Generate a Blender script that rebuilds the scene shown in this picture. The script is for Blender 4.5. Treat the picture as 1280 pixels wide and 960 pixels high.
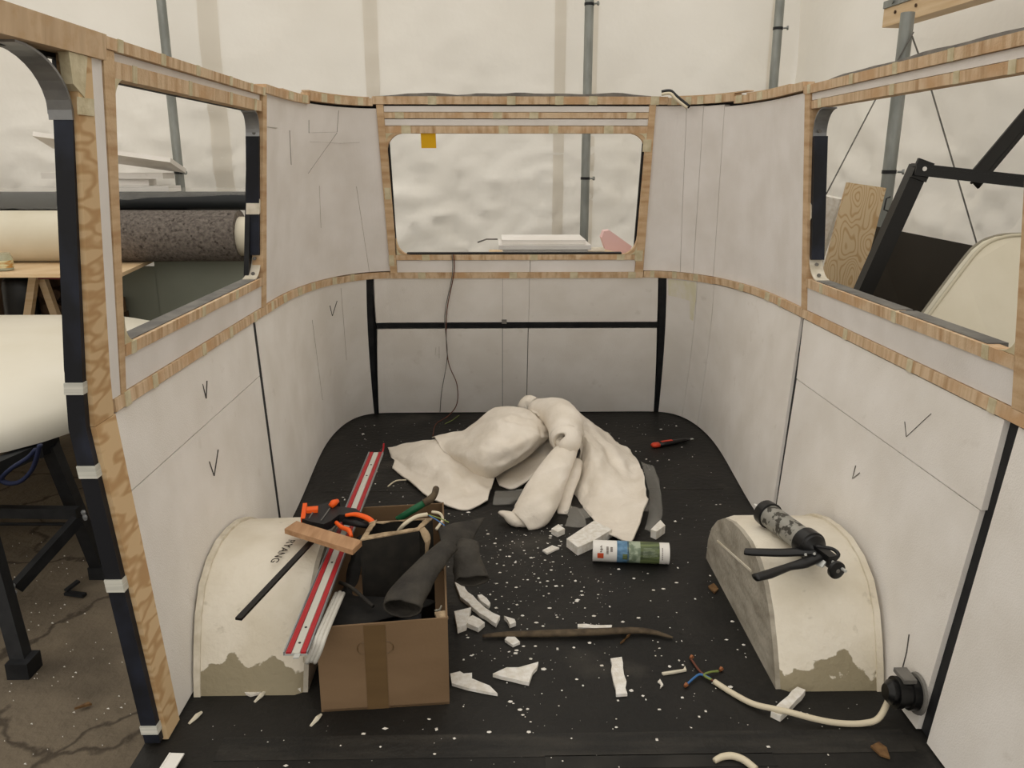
import bpy, bmesh, math, random
from mathutils import Vector, Matrix, noise
for o in list(bpy.data.objects): bpy.data.objects.remove(o)
SC = bpy.context.scene
COL = SC.collection
R = math.radians
# ---------------------------------------------------------------- camera
cam = bpy.data.cameras.new('camera'); camo = bpy.data.objects.new('camera', cam); COL.objects.link(camo)
cam.sensor_fit = 'HORIZONTAL'; cam.sensor_width = 36.0; cam.lens = 36.0 * 1010.0 / 1280.0; cam.clip_start = .02
camo.location = (0, 0, 1.25)
camo.rotation_euler = (R(90 - 15.236), 0, R(-1.0836))
SC.camera = camo
# ---------------------------------------------------------------- light: overcast daylight
SC.view_settings.view_transform = 'Standard'; SC.view_settings.look = 'None'
SC.view_settings.gamma = 1.0; SC.view_settings.use_curve_mapping = False
SC.view_settings.exposure = 0.29
w = bpy.data.worlds.new('overcast'); SC.world = w; w.use_nodes = True
w.node_tree.nodes['Background'].inputs[0].default_value = (1.0, .95, .87, 1)
w.node_tree.nodes['Background'].inputs[1].default_value = 1.0

# ---------------------------------------------------------------- materials
def lin(c):
    if isinstance(c, str): c = [int(c[i:i+2], 16) / 255 for i in (0, 2, 4)]
    return tuple((v / 12.92 if v <= .04045 else ((v + .055) / 1.055) ** 2.4) for v in c) + (1,)
MATS = {}
def mat(name, col, rough=.6, col2=None, scale=(8, 8, 8), lo=.35, hi=.65, bump=0, bscale=60, metal=0, detail=4, dist=0, spec=.3, tex='noise', alpha=1, trans=0, third=None):
    if name in MATS: return MATS[name]
    m = bpy.data.materials.new(name); m.use_nodes = True; nt = m.node_tree; N = nt.nodes; L = nt.links
    b = N['Principled BSDF']; b.inputs['Base Color'].default_value = lin(col); b.inputs['Roughness'].default_value = rough
    b.inputs['Metallic'].default_value = metal; b.inputs['Specular IOR Level'].default_value = spec
    tc = N.new('ShaderNodeTexCoord')
    if col2:
        mp = N.new('ShaderNodeMapping'); mp.inputs['Scale'].default_value = scale
        geo = N.new('ShaderNodeNewGeometry'); L.new(geo.outputs['Position'], mp.inputs[0])
        if tex == 'wave':
            t = N.new('ShaderNodeTexWave'); t.inputs['Scale'].default_value = 1; t.inputs['Distortion'].default_value = dist; t.inputs['Detail'].default_value = detail; t.inputs['Detail Scale'].default_value = .8
            out = t.outputs[1]
        elif tex == 'voronoi':
            t = N.new('ShaderNodeTexVoronoi'); t.inputs['Scale'].default_value = 1; out = t.outputs[0]
        else:
            t = N.new('ShaderNodeTexNoise'); t.inputs['Scale'].default_value = 1; t.inputs['Detail'].default_value = detail; t.inputs['Distortion'].default_value = dist
            out = t.outputs[0]
        L.new(mp.outputs[0], t.inputs[0])
        r = N.new('ShaderNodeValToRGB'); r.color_ramp.elements[0].position = lo; r.color_ramp.elements[1].position = hi
        r.color_ramp.elements[0].color = lin(col); r.color_ramp.elements[1].color = lin(col2)
        L.new(out, r.inputs[0]); src = r.outputs[0]
        if third:
            c3, sc3, lo3, hi3 = third
            t3 = N.new('ShaderNodeTexNoise'); t3.inputs['Scale'].default_value = sc3; t3.inputs['Detail'].default_value = 5
            L.new(geo.outputs['Position'], t3.inputs[0])
            r3 = N.new('ShaderNodeMapRange'); r3.inputs[1].default_value = lo3; r3.inputs[2].default_value = hi3
            L.new(t3.outputs[0], r3.inputs[0])
            mx = N.new('ShaderNodeMix'); mx.data_type = 'RGBA'; L.new(r3.outputs[0], mx.inputs[0]); L.new(src, mx.inputs[6]); mx.inputs[7].default_value = lin(c3)
            src = mx.outputs[2]
        L.new(src, b.inputs['Base Color'])
    if bump:
        n2 = N.new('ShaderNodeTexNoise'); n2.inputs['Scale'].default_value = bscale; n2.inputs['Detail'].default_value = 3
        g2 = N.new('ShaderNodeNewGeometry'); L.new(g2.outputs['Position'], n2.inputs[0])
        bp = N.new('ShaderNodeBump'); bp.inputs['Strength'].default_value = bump; bp.inputs['Distance'].default_value = .01
        L.new(n2.outputs[0], bp.inputs['Height']); L.new(bp.outputs[0], b.inputs['Normal'])
    if trans or alpha < 1:
        o = N['Material Output']; cur = b.outputs[0]
        if trans:
            tr = N.new('ShaderNodeBsdfTranslucent'); tr.inputs[0].default_value = lin(col)
            ms = N.new('ShaderNodeMixShader'); ms.inputs[0].default_value = trans; L.new(cur, ms.inputs[1]); L.new(tr.outputs[0], ms.inputs[2]); cur = ms.outputs[0]
        if alpha < 1:
            tp = N.new('ShaderNodeBsdfTransparent'); ms = N.new('ShaderNodeMixShader'); ms.inputs[0].default_value = alpha
            L.new(tp.outputs[0], ms.inputs[1]); L.new(cur, ms.inputs[2]); cur = ms.outputs[0]
        L.new(cur, o.inputs[0])
    MATS[name] = m
    return m
M_FOAM = mat('foam', 'eeeae5', .8, 'e4dfd8', (5, 5, 5), bump=.18, bscale=260, third=('cfc8be', 14, .66, .9))
M_FOAM2 = mat('foam_clean', 'ebe7e4', .8, 'e1dcd7', (6, 6, 6), bump=.12, bscale=260)
M_WHITE = mat('offcut_white', 'efece6', .85, 'ddd7cb', (60, 60, 60), bump=.3, bscale=300)
M_RAIL = mat('ply_edge', 'dac1a1', .7, 'ae8962', (46, 46, 2.5), .42, .74, bump=.2, bscale=150, third=('c8a37c', 11, .48, .68))
M_STILE = mat('ply_stile', 'd3b793', .7, 'b18b64', (6, 6, 40), .38, .76, bump=.2, bscale=150)
M_HEAD = mat('plank_grain', 'd2b898', .65, 'b49776', (20, 20, 3), .4, .8, dist=1.5, third=('c0a07a', 30, .5, .75))
M_JAMB = mat('jamb_grain', 'd8b78e', .65, 'b48a5e', (9, 9, 26), .38, .72, dist=2.2, detail=3, third=('c39a6c', 18, .5, .72))
M_TAPE = mat('masking_tape', 'd9cfb2', .6, 'c3b795', (30, 30, 30), bump=.2, bscale=90)
M_TAPEW = mat('tape_white', 'd8d6cc', .5, 'bdbdb4', (4, 4, 160), bump=.1)
M_BLACK = mat('black_steel', '17181b', .55, '232426', (20, 20, 20))
M_NAVY = mat('navy_black', '15171d', .5, '2a3040', (9, 9, 7), .5, .8)
M_ALU = mat('aluminium', 'a6a8aa', .45, '85878a', (12, 12, 12), metal=.6)
M_CREAMB = mat('bracket_cream', 'ded6c6', .55, 'c8bfab', (30, 30, 30))
M_GREY = mat('grey_rubber', '5e5c59', .7, '77746e', (20, 20, 20))
M_PENCIL = mat('pencil', '4a4642', .8)
M_PENCILF = mat('pencil_faint', 'c6c0b7', .8)
M_FLOOR = mat('floor_black', '1a1917', .55, '262421', (4, 4, 4), .4, .7, bump=.25, bscale=40, spec=.25, third=('4a463f', 3.1, .60, .82))
M_ARCH = mat('arch_paint', 'e6dfd0', .65, 'd3c9b4', (7, 7, 7), .35, .65, bump=.35, bscale=55, third=('9c937f', 22, .62, .85))
M_ARCHG = mat('arch_bare', '9a8f78', .7, '7d735d', (10, 10, 10), bump=.3)
M_ARCHS = mat('arch_side', 'b7b0a2', .7, '8f887a', (9, 9, 22), .35, .7, bump=.4, bscale=70)
M_CARD = mat('cardboard', '7f674d', .85, '735c43', (3, 3, 8), bump=.08, bscale=120)
M_CARDT = mat('box_tape', '6b5539', .35, '644f35', (3, 3, 30))
M_CARDI = mat('cardboard_torn', 'b29c7e', .9, '7d6a52', (40, 40, 14), bump=.3)
M_CLOTH = mat('white_cloth', 'ede5d9', .9, 'e2d9cb', (9, 9, 9), bump=.5, bscale=34)
M_FILM = mat('plastic_film', 'd5d2ca', .25, alpha=.15, spec=.5, bump=.8, bscale=25)
M_RUB = mat('rubber', '2c2925', .75, '46423b', (14, 14, 14), .35, .75, bump=.5, bscale=50)
M_TARP = mat('tarp', 'f6f3ec', .7, 'efebe2', (.9, .9, .9), bump=.9, bscale=6, trans=.22)
M_SEAM = mat('tarp_seam', 'eee9df', .75, 'e8e2d7', (1, 1, 6), trans=.3)
M_GALV = mat('galvanised', '858884', .5, 'a2a5a1', (16, 16, 5), metal=.45, lo=.4, hi=.75)
M_CONC = mat('concrete', '665c4e', .9, '7a6e5d', (2.2, 2.2, 2.2), .3, .7, bump=.9, bscale=30, third=('453d33', 2.3, .5, .8))
def cracks(m):
    nt = m.node_tree; N = nt.nodes; L = nt.links; b = N['Principled BSDF']; src = b.inputs['Base Color'].links[0].from_socket; g = N.new('ShaderNodeNewGeometry')
    n = N.new('ShaderNodeTexNoise'); n.inputs['Scale'].default_value = 5; n.inputs['Detail'].default_value = 5; va = N.new('ShaderNodeVectorMath'); va.operation = 'MULTIPLY_ADD'; va.inputs[1].default_value = (.25, .25, .25)
    v = N.new('ShaderNodeTexVoronoi'); v.feature = 'DISTANCE_TO_EDGE'; v.inputs['Scale'].default_value = 1.3
    r = N.new('ShaderNodeMapRange'); r.inputs[1].default_value = .004; r.inputs[2].default_value = .018; mx = N.new('ShaderNodeMix'); mx.data_type = 'RGBA'
    L.new(g.outputs['Position'], n.inputs[0]); L.new(n.outputs[1], va.inputs[0]); L.new(g.outputs['Position'], va.inputs[2]); L.new(va.outputs[0], v.inputs[0]); L.new(v.outputs[0], r.inputs[0]); L.new(r.outputs[0], mx.inputs[0])
    mx.inputs[6].default_value = lin('4b4237'); L.new(src, mx.inputs[7]); L.new(mx.outputs[2], b.inputs['Base Color'])
cracks(M_CONC)
M_WOODN = mat('batten_wood', 'bd9672', .7, '9d7552', (50, 8, 60), .35, .75)
M_PLYF = mat('ply_face', 'dcc29a', .6)
def contour_grain(m, c1, c2, sc, k):
    nt = m.node_tree; N = nt.nodes; L = nt.links; g = N.new('ShaderNodeNewGeometry'); mp = N.new('ShaderNodeMapping'); mp.inputs['Scale'].default_value = sc
    n = N.new('ShaderNodeTexNoise'); n.inputs['Scale'].default_value = 1; n.inputs['Detail'].default_value = 1.2; mu = N.new('ShaderNodeMath'); mu.operation = 'MULTIPLY'; mu.inputs[1].default_value = k
    si = N.new('ShaderNodeMath'); si.operation = 'SINE'; r = N.new('ShaderNodeValToRGB'); r.color_ramp.elements[0].position = .15; r.color_ramp.elements[1].position = 1
    r.color_ramp.elements[0].color = lin(c1); r.color_ramp.elements[1].color = lin(c2)
    L.new(g.outputs['Position'], mp.inputs[0]); L.new(mp.outputs[0], n.inputs[0]); L.new(n.outputs[0], mu.inputs[0]); L.new(mu.outputs[0], si.inputs[0]); L.new(si.outputs[0], r.inputs[0]); L.new(r.outputs[0], N['Principled BSDF'].inputs['Base Color'])
contour_grain(M_PLYF, 'dbc39d', 'c6a377', (11, 11, 5), 105)
contour_grain(M_JAMB, 'd6b990', 'bc976b', (9, 9, 30), 16)
M_PINE = mat('pine', 'dcc3a0', .6, 'c9aa80', (5, 3, 40), .35, .75)
M_RED = mat('red_strip', 'a8242a', .45); M_SILV = mat('rail_silver', 'c9cac6', .35, metal=.35)
M_ORANGE = mat('orange_plastic', 'f2601c', .4); M_BPLA = mat('black_plastic', '1c1c1e', .45); M_TOOL = mat('tool_black', '0c0c0d', .35, spec=.4)
M_FELT = mat('felt', '5e5752', .95, '7e766f', (55, 55, 55), .35, .7, bump=1, bscale=90, third=('3c3631', 40, .55, .7))
M_CREAM = mat('cream_roll', 'dcd5c2', .75, 'd3cbb6', (3, 3, 3))
M_DOME = mat('gelcoat', 'e9e4d6', .35, 'e2dccb', (2, 2, 2), spec=.4)
M_GPANEL = mat('grey_panel', '83877a', .6, '8b8f82', (2, 2, 2)); M_DPANEL = mat('dark_panel', '34302a', .5, '3d3831', (4, 4, 2))
M_BROWN = mat('dark_brown', '3a2c22', .9, '54402f', (25, 25, 12)); M_CABLE = mat('cable_white', 'd6cbb2', .5)
M_BLUE = mat('wire_blue', '3f6fa6', .5); M_GRN = mat('wire_green', '7d8b4a', .5); M_BRN = mat('wire_brown', '6b4030', .6); M_COP = mat('copper', '96603f', .45, metal=.5)
M_GREEN = mat('green_handle', '175a38', .45); M_RUST = mat('rusty_steel', '5f5240', .8, '44392c', (40, 40, 40))
M_YEL = mat('yellow_tag', 'e0ae1a', .6); M_PINK = mat('pink_foam', 'ecc6c4', .8); M_CUSH = mat('cream_cover', 'e6dfcc', .8, 'dcd4be', (3, 3, 3), bump=.3, bscale=8)
M_LBLU = mat('label_blue', '6f97b8', .4, '48708f', (40, 40, 90)); M_LGRN = mat('label_green', '49543c', .4, '727f52', (10, 90, 90)); M_LPAL = mat('label_pale', 'a7b39d', .4, '71806a', (50, 50, 50), .45, .6)
M_LRED = mat('label_red', 'c8502e', .4); M_LDARK = mat('label_print', '6d625a', .5); M_LWHT = mat('label_white', 'e9e6e0', .4)
M_LEAF = mat('dry_leaf', '7a5c3a', .8, '5a4028', (60, 60, 60)); M_FLOC = mat('gun_barrel', '9a9890', .45, '45423c', (46, 46, 46), .52, .58, metal=.25)
M_GLASS = mat('jar_glass', 'b9c0a8', .1, alpha=.5, spec=.6); M_STRAP = mat('strap_blue', '1d2440', .7); M_OLIVE = mat('khaki_stain', 'cfcaa0', .8)

# ---------------------------------------------------------------- mesh helpers
def wloc(o):
    v = Vector((0, 0, 0))
    while o: v = v + o.location; o = o.parent
    return v
def mk(name, V, F, m, parent=None, smooth=False, mi=None):
    """link one mesh; V in world coordinates"""
    V = [Vector(v) for v in V]
    if parent: off = wloc(parent)
    else:
        xs = [v.x for v in V]; ys = [v.y for v in V]; zs = [v.z for v in V]
        off = Vector(((min(xs) + max(xs)) / 2, (min(ys) + max(ys)) / 2, min(zs)))
    me = bpy.data.meshes.new(name); me.from_pydata([tuple(v - off) for v in V], [], F); me.update()
    for q in (m if isinstance(m, (list, tuple)) else [m]): me.materials.append(q)
    if mi:
        for p, i in zip(me.polygons, mi): p.material_index = i
    bm = bmesh.new(); bm.from_mesh(me); bmesh.ops.recalc_face_normals(bm, faces=bm.faces); bm.to_mesh(me); bm.free()
    if smooth:
        for p in me.polygons: p.use_smooth = True
        if smooth != True: me.set_sharp_from_angle(angle=R(smooth))
    o = bpy.data.objects.new(name, me); COL.objects.link(o)
    if parent: o.parent = parent
    else: o.location = off
    return o
def empty(name, loc):
    o = bpy.data.objects.new(name, None); COL.objects.link(o); o.location = loc; o.empty_display_size = .05; return o
def tag(o, label, cat, group=None):
    o['label'] = label; o['category'] = cat
    if group: o['group'] = group
    return o
def struct(o): o['kind'] = 'structure'; return o
class B:
    """collects solids for one mesh"""
    def __init__(s): s.V = []; s.F = []; s.I = []; s.cur = 0
    def add(s, V, F):
        n = len(s.V); s.V += [tuple(v) for v in V]; s.F += [tuple(i + n for i in f) for f in F]; s.I += [s.cur] * len(F); return s
    def box(s, c, d, rz=0, mtx=None):
        V = [Vector((x * d[0] / 2, y * d[1] / 2, z * d[2] / 2)) for x in (-1, 1) for y in (-1, 1) for z in (-1, 1)]
        mt = mtx or Matrix.Rotation(rz, 3, 'Z')
        return s.add([mt @ v + Vector(c) for v in V], [(0, 1, 3, 2), (4, 6, 7, 5), (0, 4, 5, 1), (2, 3, 7, 6), (0, 2, 6, 4), (1, 5, 7, 3)])
    def bar(s, a, b, wd, th, up=(0, 0, 1)):
        """box from a to b; wd across, th along up"""
        a = Vector(a); b = Vector(b); d = (b - a); l = d.length; d.normalize(); u = Vector(up); x = d.cross(u)
        if x.length < 1e-4: x = d.cross(Vector((1, 0, 0)))
        x.normalize(); u = x.cross(d).normalized()
        return s.box((a + b) / 2, (wd, l, th), mtx=Matrix((x, d, u)).transposed())
    def prism(s, poly, h):
        """poly: 3D points, h: extrusion vector"""
        n = len(poly); h = Vector(h); V = [Vector(p) for p in poly] + [Vector(p) + h for p in poly]
        F = [tuple(range(n)), tuple(range(2 * n - 1, n - 1, -1))] + [(i, (i + 1) % n, (i + 1) % n + n, i + n) for i in range(n)]
        return s.add(V, F)
    def tube(s, path, rad, seg=10, cap=True, sq=1.0, smooth_n=1, hollow=0):
        pts = [Vector(p) for p in path]; n = len(pts); rr = rad if isinstance(rad, (list, tuple)) else [rad] * n
        if smooth_n > 1:
            q = []; qr = []
            for i in range(n - 1):
                p0, p1, p2, p3 = pts[max(i - 1, 0)], pts[i], pts[i + 1], pts[min(i + 2, n - 1)]
                for k in range(smooth_n):
                    t = k / smooth_n; q.append(.5 * ((2 * p1) + (p2 - p0) * t + (2 * p0 - 5 * p1 + 4 * p2 - p3) * t * t + (3 * p1 - p0 - 3 * p2 + p3) * t ** 3)); qr.append(rr[i] * (1 - t) + rr[i + 1] * t)
            pts = q + [pts[-1]]; rr = qr + [rr[-1]]; n = len(pts)
        base = len(s.V); V = []; F = []
        t0 = (pts[1] - pts[0]).normalized(); u = t0.cross(Vector((0, 0, 1)))
        if u.length < 1e-3: u = t0.cross(Vector((0, 1, 0)))
        u.normalize()
        for i in range(n):
            t = (pts[min(i + 1, n - 1)] - pts[max(i - 1, 0)]).normalized(); u = (u - t * u.dot(t)).normalized(); v = t.cross(u)
            for k in range(seg):
                a = 2 * math.pi * k / seg; V.append(pts[i] + (u * math.cos(a) + v * math.sin(a) * sq) * rr[i])
        for i in range(n - 1):
            for k in range(seg): F.append((i * seg + k, i * seg + (k + 1) % seg, (i + 1) * seg + (k + 1) % seg, (i + 1) * seg + k))
        if cap: F += [tuple(range(seg - 1, -1, -1)), tuple((n - 1) * seg + k for k in range(seg))]
        return s.add(V, F)
    def lathe(s, a, b, prof, seg=24):
        """prof: (t 0..1 along a->b, radius)"""
        a = Vector(a); b = Vector(b); d = (b - a); D = d.normalized(); u = D.cross(Vector((0, 0, 1)))
        if u.length < 1e-3: u = Vector((1, 0, 0))
        u.normalize(); v = D.cross(u); V = []; n = len(prof)
        for t, r in prof:
            for k in range(seg):
                g = 2 * math.pi * k / seg; V.append(a + d * t + (u * math.cos(g) + v * math.sin(g)) * max(r, 1e-4))
        F = [(i * seg + k, i * seg + (k + 1) % seg, (i + 1) * seg + (k + 1) % seg, (i + 1) * seg + k) for i in range(n - 1) for k in range(seg)]
        F += [tuple(range(seg - 1, -1, -1)), tuple((n - 1) * seg + k for k in range(seg))]
        return s.add(V, F)
    def build(s, name, m, parent=None, smooth=False): return mk(name, s.V, s.F, m, parent, smooth, s.I if isinstance(m, (list, tuple)) else None)
def cr(p0, p1, p2, p3, t): return .5 * ((2 * p1) + (p2 - p0) * t + (2 * p0 - 5 * p1 + 4 * p2 - p3) * t * t + (3 * p1 - p0 - 3 * p2 + p3) * t ** 3)
def sheet(grid, k=6, amp=.006, fr=9, seed=0, thick=.005):
    """smooth thick sheet through a grid of control points, crumpled a little"""
    G = [[Vector(p) for p in r] for r in grid]; h = len(G); wd = len(G[0])
    def at(i, j): return G[max(0, min(h - 1, i))][max(0, min(wd - 1, j))]
    rows = []
    for a in range((h - 1) * k + 1):
        i, t = divmod(a, k); t /= k
        if i == h - 1: i, t = h - 2, 1.0
        col = [cr(at(i - 1, j), at(i, j), at(i + 1, j), at(i + 2, j), t) for j in range(wd)]
        r = []
        for b in range((wd - 1) * k + 1):
            j, q = divmod(b, k); q /= k
            if j == wd - 1: j, q = wd - 2, 1.0
            r.append(cr(col[max(j - 1, 0)], col[j], col[j + 1], col[min(j + 2, wd - 1)], q))
        rows.append(r)
    nh, nw = len(rows), len(rows[0]); out = []; nor = []
    for a in range(nh):
        for b in range(nw):
            du = rows[min(a + 1, nh - 1)][b] - rows[max(a - 1, 0)][b]; dv = rows[a][min(b + 1, nw - 1)] - rows[a][max(b - 1, 0)]
            n = du.cross(dv); n = n.normalized() if n.length > 1e-9 else Vector((0, 0, 1))
            p = rows[a][b]; d = noise.noise(p * fr + Vector((seed, 0, 0))) + .5 * noise.noise(p * fr * 2.3 + Vector((0, seed, 0)))
            rid = abs(noise.noise(Vector((p.x * fr * .9, p.y * fr * .5, p.z * fr)) + Vector((seed * 3, 1, 2))))
            q = p + n * amp * (d + 1.2 * rid); q.z = max(q.z, .004); out.append(q); nor.append(n)
    V = out + [Vector((v.x - n.x * thick, v.y - n.y * thick, max(.001, v.z - n.z * thick))) for v, n in zip(out, nor)]; N0 = len(out); F = []
    for a in range(nh - 1):
        for b in range(nw - 1):
            f = (a * nw + b, a * nw + b + 1, (a + 1) * nw + b + 1, (a + 1) * nw + b); F += [f, tuple(i + N0 for i in reversed(f))]
    per = [b for b in range(nw)] + [a * nw + nw - 1 for a in range(1, nh)] + [(nh - 1) * nw + b for b in range(nw - 2, -1, -1)] + [a * nw for a in range(nh - 2, 0, -1)]
    F += [(per[i], per[(i + 1) % len(per)], per[(i + 1) % len(per)] + N0, per[i] + N0) for i in range(len(per))]
    return V, F

# ---------------------------------------------------------------- caravan shell surface: s runs left side -> rear -> right side, z up, t inward
XCL,XCR,YC=-.48,.69,2.95
def lev(z,a,b,c):
    return a+(b-a)*z/.76 if z<.76 else b+(c-b)*(z-.76)/.72
def sst(t): t=max(0,min(1,t)); return t*t*(3-2*t)
def plan(s,z):
    xL=lev(z,-.747,-.812,-.735); xR=lev(z,.952,1.05,.988); yR=lev(z,4.017,3.735,3.55); n=max(2.1,lev(z,4.3,2.1,2.1))
    bL=lev(z,-.05,0,0); bR=lev(z,.06,0,0)
    if s<=1: y=1+1.95*s; return xL+bL*sst((y-2.6)/1.1),y
    if s>=4: y=1+1.95*(5-s); return xR+bR*sst((y-2.6)/1.1),y
    if 2<=s<=3: return XCL+(s-2)*(XCR-XCL),yR
    if s<2: t=(s-1)*math.pi/2
    else: t=(4-s)*math.pi/2
    c=max(0,math.cos(t))**(2/n); q=max(0,math.sin(t))**(2/n)
    y=YC+(yR-YC)*q
    if s<2: return XCL+(xL+bL*sst((y-2.6)/1.1)-XCL)*c,y
    return XCR+(xR+bR*sst((y-2.6)/1.1)-XCR)*c,y
def P(s,z,t=0.0):
    x,y=plan(s,z)
    if t==0: return (x,y,z)
    e=.004; a=plan(s-e,z); b=plan(s+e,z); dx,dy=b[0]-a[0],b[1]-a[1]; l=math.hypot(dx,dy)
    return (x+dy/l*t,y-dx/l*t,z)   # inward normal
def sL(y): return (y-1)/1.95
def sR(y): return 5-(y-1)/1.95
def sB(x): return 2+(x-XCL)/(XCR-XCL)
def patch(b, c, t0, t1, ns=1, nz=1):
    """solid panel on the shell; c = BL, BR, TR, TL corners in (s, z)"""
    def q(u, v):
        (a0, a1), (b0, b1), (c0, c1), (d0, d1) = c
        return ((a0 * (1 - u) + b0 * u) * (1 - v) + (d0 * (1 - u) + c0 * u) * v, (a1 * (1 - u) + b1 * u) * (1 - v) + (d1 * (1 - u) + c1 * u) * v)
    V = []
    for t in (t0, t1):
        for j in range(nz + 1):
            for i in range(ns + 1): s, z = q(i / ns, j / nz); V.append(P(s, z, t))
    w_ = ns + 1; n = w_ * (nz + 1); F = []
    for j in range(nz):
        for i in range(ns):
            f = (j * w_ + i, j * w_ + i + 1, (j + 1) * w_ + i + 1, (j + 1) * w_ + i); F += [tuple(reversed(f)), tuple(k + n for k in f)]
    per = list(range(w_)) + [j * w_ + ns for j in range(1, nz + 1)] + [nz * w_ + i for i in range(ns - 1, -1, -1)] + [j * w_ for j in range(nz - 1, 0, -1)]
    F += [(per[i], per[(i + 1) % len(per)], per[(i + 1) % len(per)] + n, per[i] + n) for i in range(len(per))]
    return b.add(V, F)
def rect(s0, s1, z0, z1): return [(s0, z0), (s1, z0), (s1, z1), (s0, z1)]
PIECES = []
def piece(name, parent, c, t0, t1, m, ns=1, nz=1):
    o = patch(B(), c, t0, t1, ns, nz).build(name, m, parent); PIECES.append((o, c)); return o
def gusset(name, parent, s, z, ds, dz, t0, t1, m, seg=8):
    """corner fillet in an opening: corner (s,z), reaching ds and dz, with a round inner edge"""
    pts = [(s, z), (s + ds, z)] + [(s + ds - ds * math.sin(a), z + dz - dz * math.cos(a)) for a in [math.pi / 2 * k / seg for k in range(1, seg)]] + [(s, z + dz)]
    n = len(pts); V = [P(a, b, t0) for a, b in pts] + [P(a, b, t1) for a, b in pts]
    F = [tuple(range(n)), tuple(range(2 * n - 1, n - 1, -1))] + [(i, (i + 1) % n, (i + 1) % n + n, i + n) for i in range(n)]
    return mk(name, V, F, m, parent)
def arcstrip(name, parent, s, z, ds, dz, th, t0, t1, m, seg=10):
    """curved metal bracket following the round corner of an opening"""
    O = [(s + ds - ds * math.sin(a), z + dz - dz * math.cos(a)) for a in [math.pi / 2 * k / seg for k in range(seg + 1)]]
    ks = ds / abs(dz) if dz else 1
    I = [(s + ds - (ds - th * (1 if ds > 0 else -1) * abs(ks)) * math.sin(a), z + dz - (dz - th * (1 if dz > 0 else -1)) * math.cos(a)) for a in [math.pi / 2 * k / seg for k in range(seg + 1)]]
    V = []; F = []
    for (a, b) in zip(O, I): V += [P(a[0], a[1], t0), P(a[0], a[1], t1), P(b[0], b[1], t1), P(b[0], b[1], t0)]
    for i in range(seg):
        for k in range(4): F.append((i * 4 + k, i * 4 + (k + 1) % 4, i * 4 + 4 + (k + 1) % 4, i * 4 + 4 + k))
    F += [(0, 1, 2, 3), (seg * 4, seg * 4 + 3, seg * 4 + 2, seg * 4 + 1)]
    return mk(name, V, F, m, parent)
def mark(parent, pts, wd=.0022, t=.0012, m=None, name='pencil_mark'):
    """pen line lying on the shell, pts in (s, z)"""
    path = [P(s, z, t) for s, z in pts]
    return B().tube(path, wd, 4, sq=.3).build(name, m or M_PENCIL, parent)
def tapes(parent, lst, m=None):
    for c, t in lst:
        s = (c[0][0] + c[1][0]) / 2; z = (c[0][1] + c[2][1]) / 2; par = parent
        for o, q in PIECES:
            if o.name.split('.')[0].endswith(('rail', 'stile', 'batten')) and min(q[0][0], q[3][0]) - .01 <= s <= max(q[1][0], q[2][0]) + .01 and min(q[0][1], q[1][1]) - .004 <= z <= max(q[2][1], q[3][1]) + .004: par = o; break
        piece('masking_tape', par, c, t - .0012, t + .0014, m or M_TAPE, 2, 1)

# ================================================================ tent
GZ = -.45
def tarp_off(u, z, seed, amp=.05):
    k = max(0, min(1, (2.1 - z) / 1.2)); n_ = noise.noise
    o = amp * n_(Vector((u * .7, z * .5, seed))) + .04 * n_(Vector((u * 1.9 + z * .8, z * 1.1, seed + 9))) + .018 * abs(n_(Vector((u * 2.2 - z * 1.2, z * 1.6, seed + 21))))
    o += .10 * k * abs(n_(Vector((u * 1.2 - z * 2.2, z * 2.6 + u, seed + 11)))) + .075 * k * abs(n_(Vector((u * 2.6 + z * 2.4, z * 3.4, seed + 5)))) + .05 * k * (1 - abs(n_(Vector((u * 3.5 + z * 2, z * 7 - u * 1.5, seed + 15))))) ** 6
    return o
def tarp_wall(name, a, b, z0, z1, seed, amp=.05):
    a = Vector(a); b = Vector(b); L_ = (b - a).length; d = (b - a) / L_; nrm = Vector((-d.y, d.x, 0)); nu = int(L_ / .045); nv = 110; V = []
    for j in range(nv + 1):
        for i in range(nu + 1):
            p = a + d * L_ * i / nu; z = z0 + (z1 - z0) * j / nv; u = L_ * i / nu
            o = tarp_off(u, z, seed, amp)
            V.append((p.x + nrm.x * o, p.y + nrm.y * o, z))
    F = [(j * (nu + 1) + i, j * (nu + 1) + i + 1, (j + 1) * (nu + 1) + i + 1, (j + 1) * (nu + 1) + i) for j in range(nv) for i in range(nu)]
    return struct(mk(name, V, F, M_TARP, None, True))
wall_b = tarp_wall('wall_tent_back', (-6.2, 6.3, 0), (2.75, 6.3, 0), GZ, 4.2, 1)
wall_r = tarp_wall('wall_tent_right', (2.2, 6.3, 0), (3.5, -1.5, 0), GZ, 4.2, 7)
wall_l = tarp_wall('wall_tent_left', (-6.2, -1.5, 0), (-6.2, 6.3, 0), GZ, 4.2, 13)
for x0, x1 in ((-2.12, -1.98), (-.95, -.85), (.43, .51), (.70, .74), (2.0, 2.06), (-4.2, -4.1)):
    V = []
    for j in range(81):
        z = GZ + .02 + 4.6 * j / 80
        for x in (x0, (x0 + x1) / 2, x1): V.append((x, 6.3 + tarp_off(x + 6.2, z, 1) - .008, z))
    mk('seam_band', V, [(j * 3 + i, j * 3 + i + 1, j * 3 + i + 4, j * 3 + i + 3) for j in range(80) for i in range(2)], M_SEAM, wall_b, True)
gr = []
V = []; n = 60
for j in range(n + 1):
    for i in range(n + 1):
        x = -6.4 + 10.0 * i / n; y = -1.5 + 7.8 * j / n; V.append((x, y, GZ + .006 * noise.noise(Vector((x * 2, y * 2, 0)))))
F = [(j * (n + 1) + i, j * (n + 1) + i + 1, (j + 1) * (n + 1) + i + 1, (j + 1) * (n + 1) + i) for j in range(n) for i in range(n)]
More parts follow.
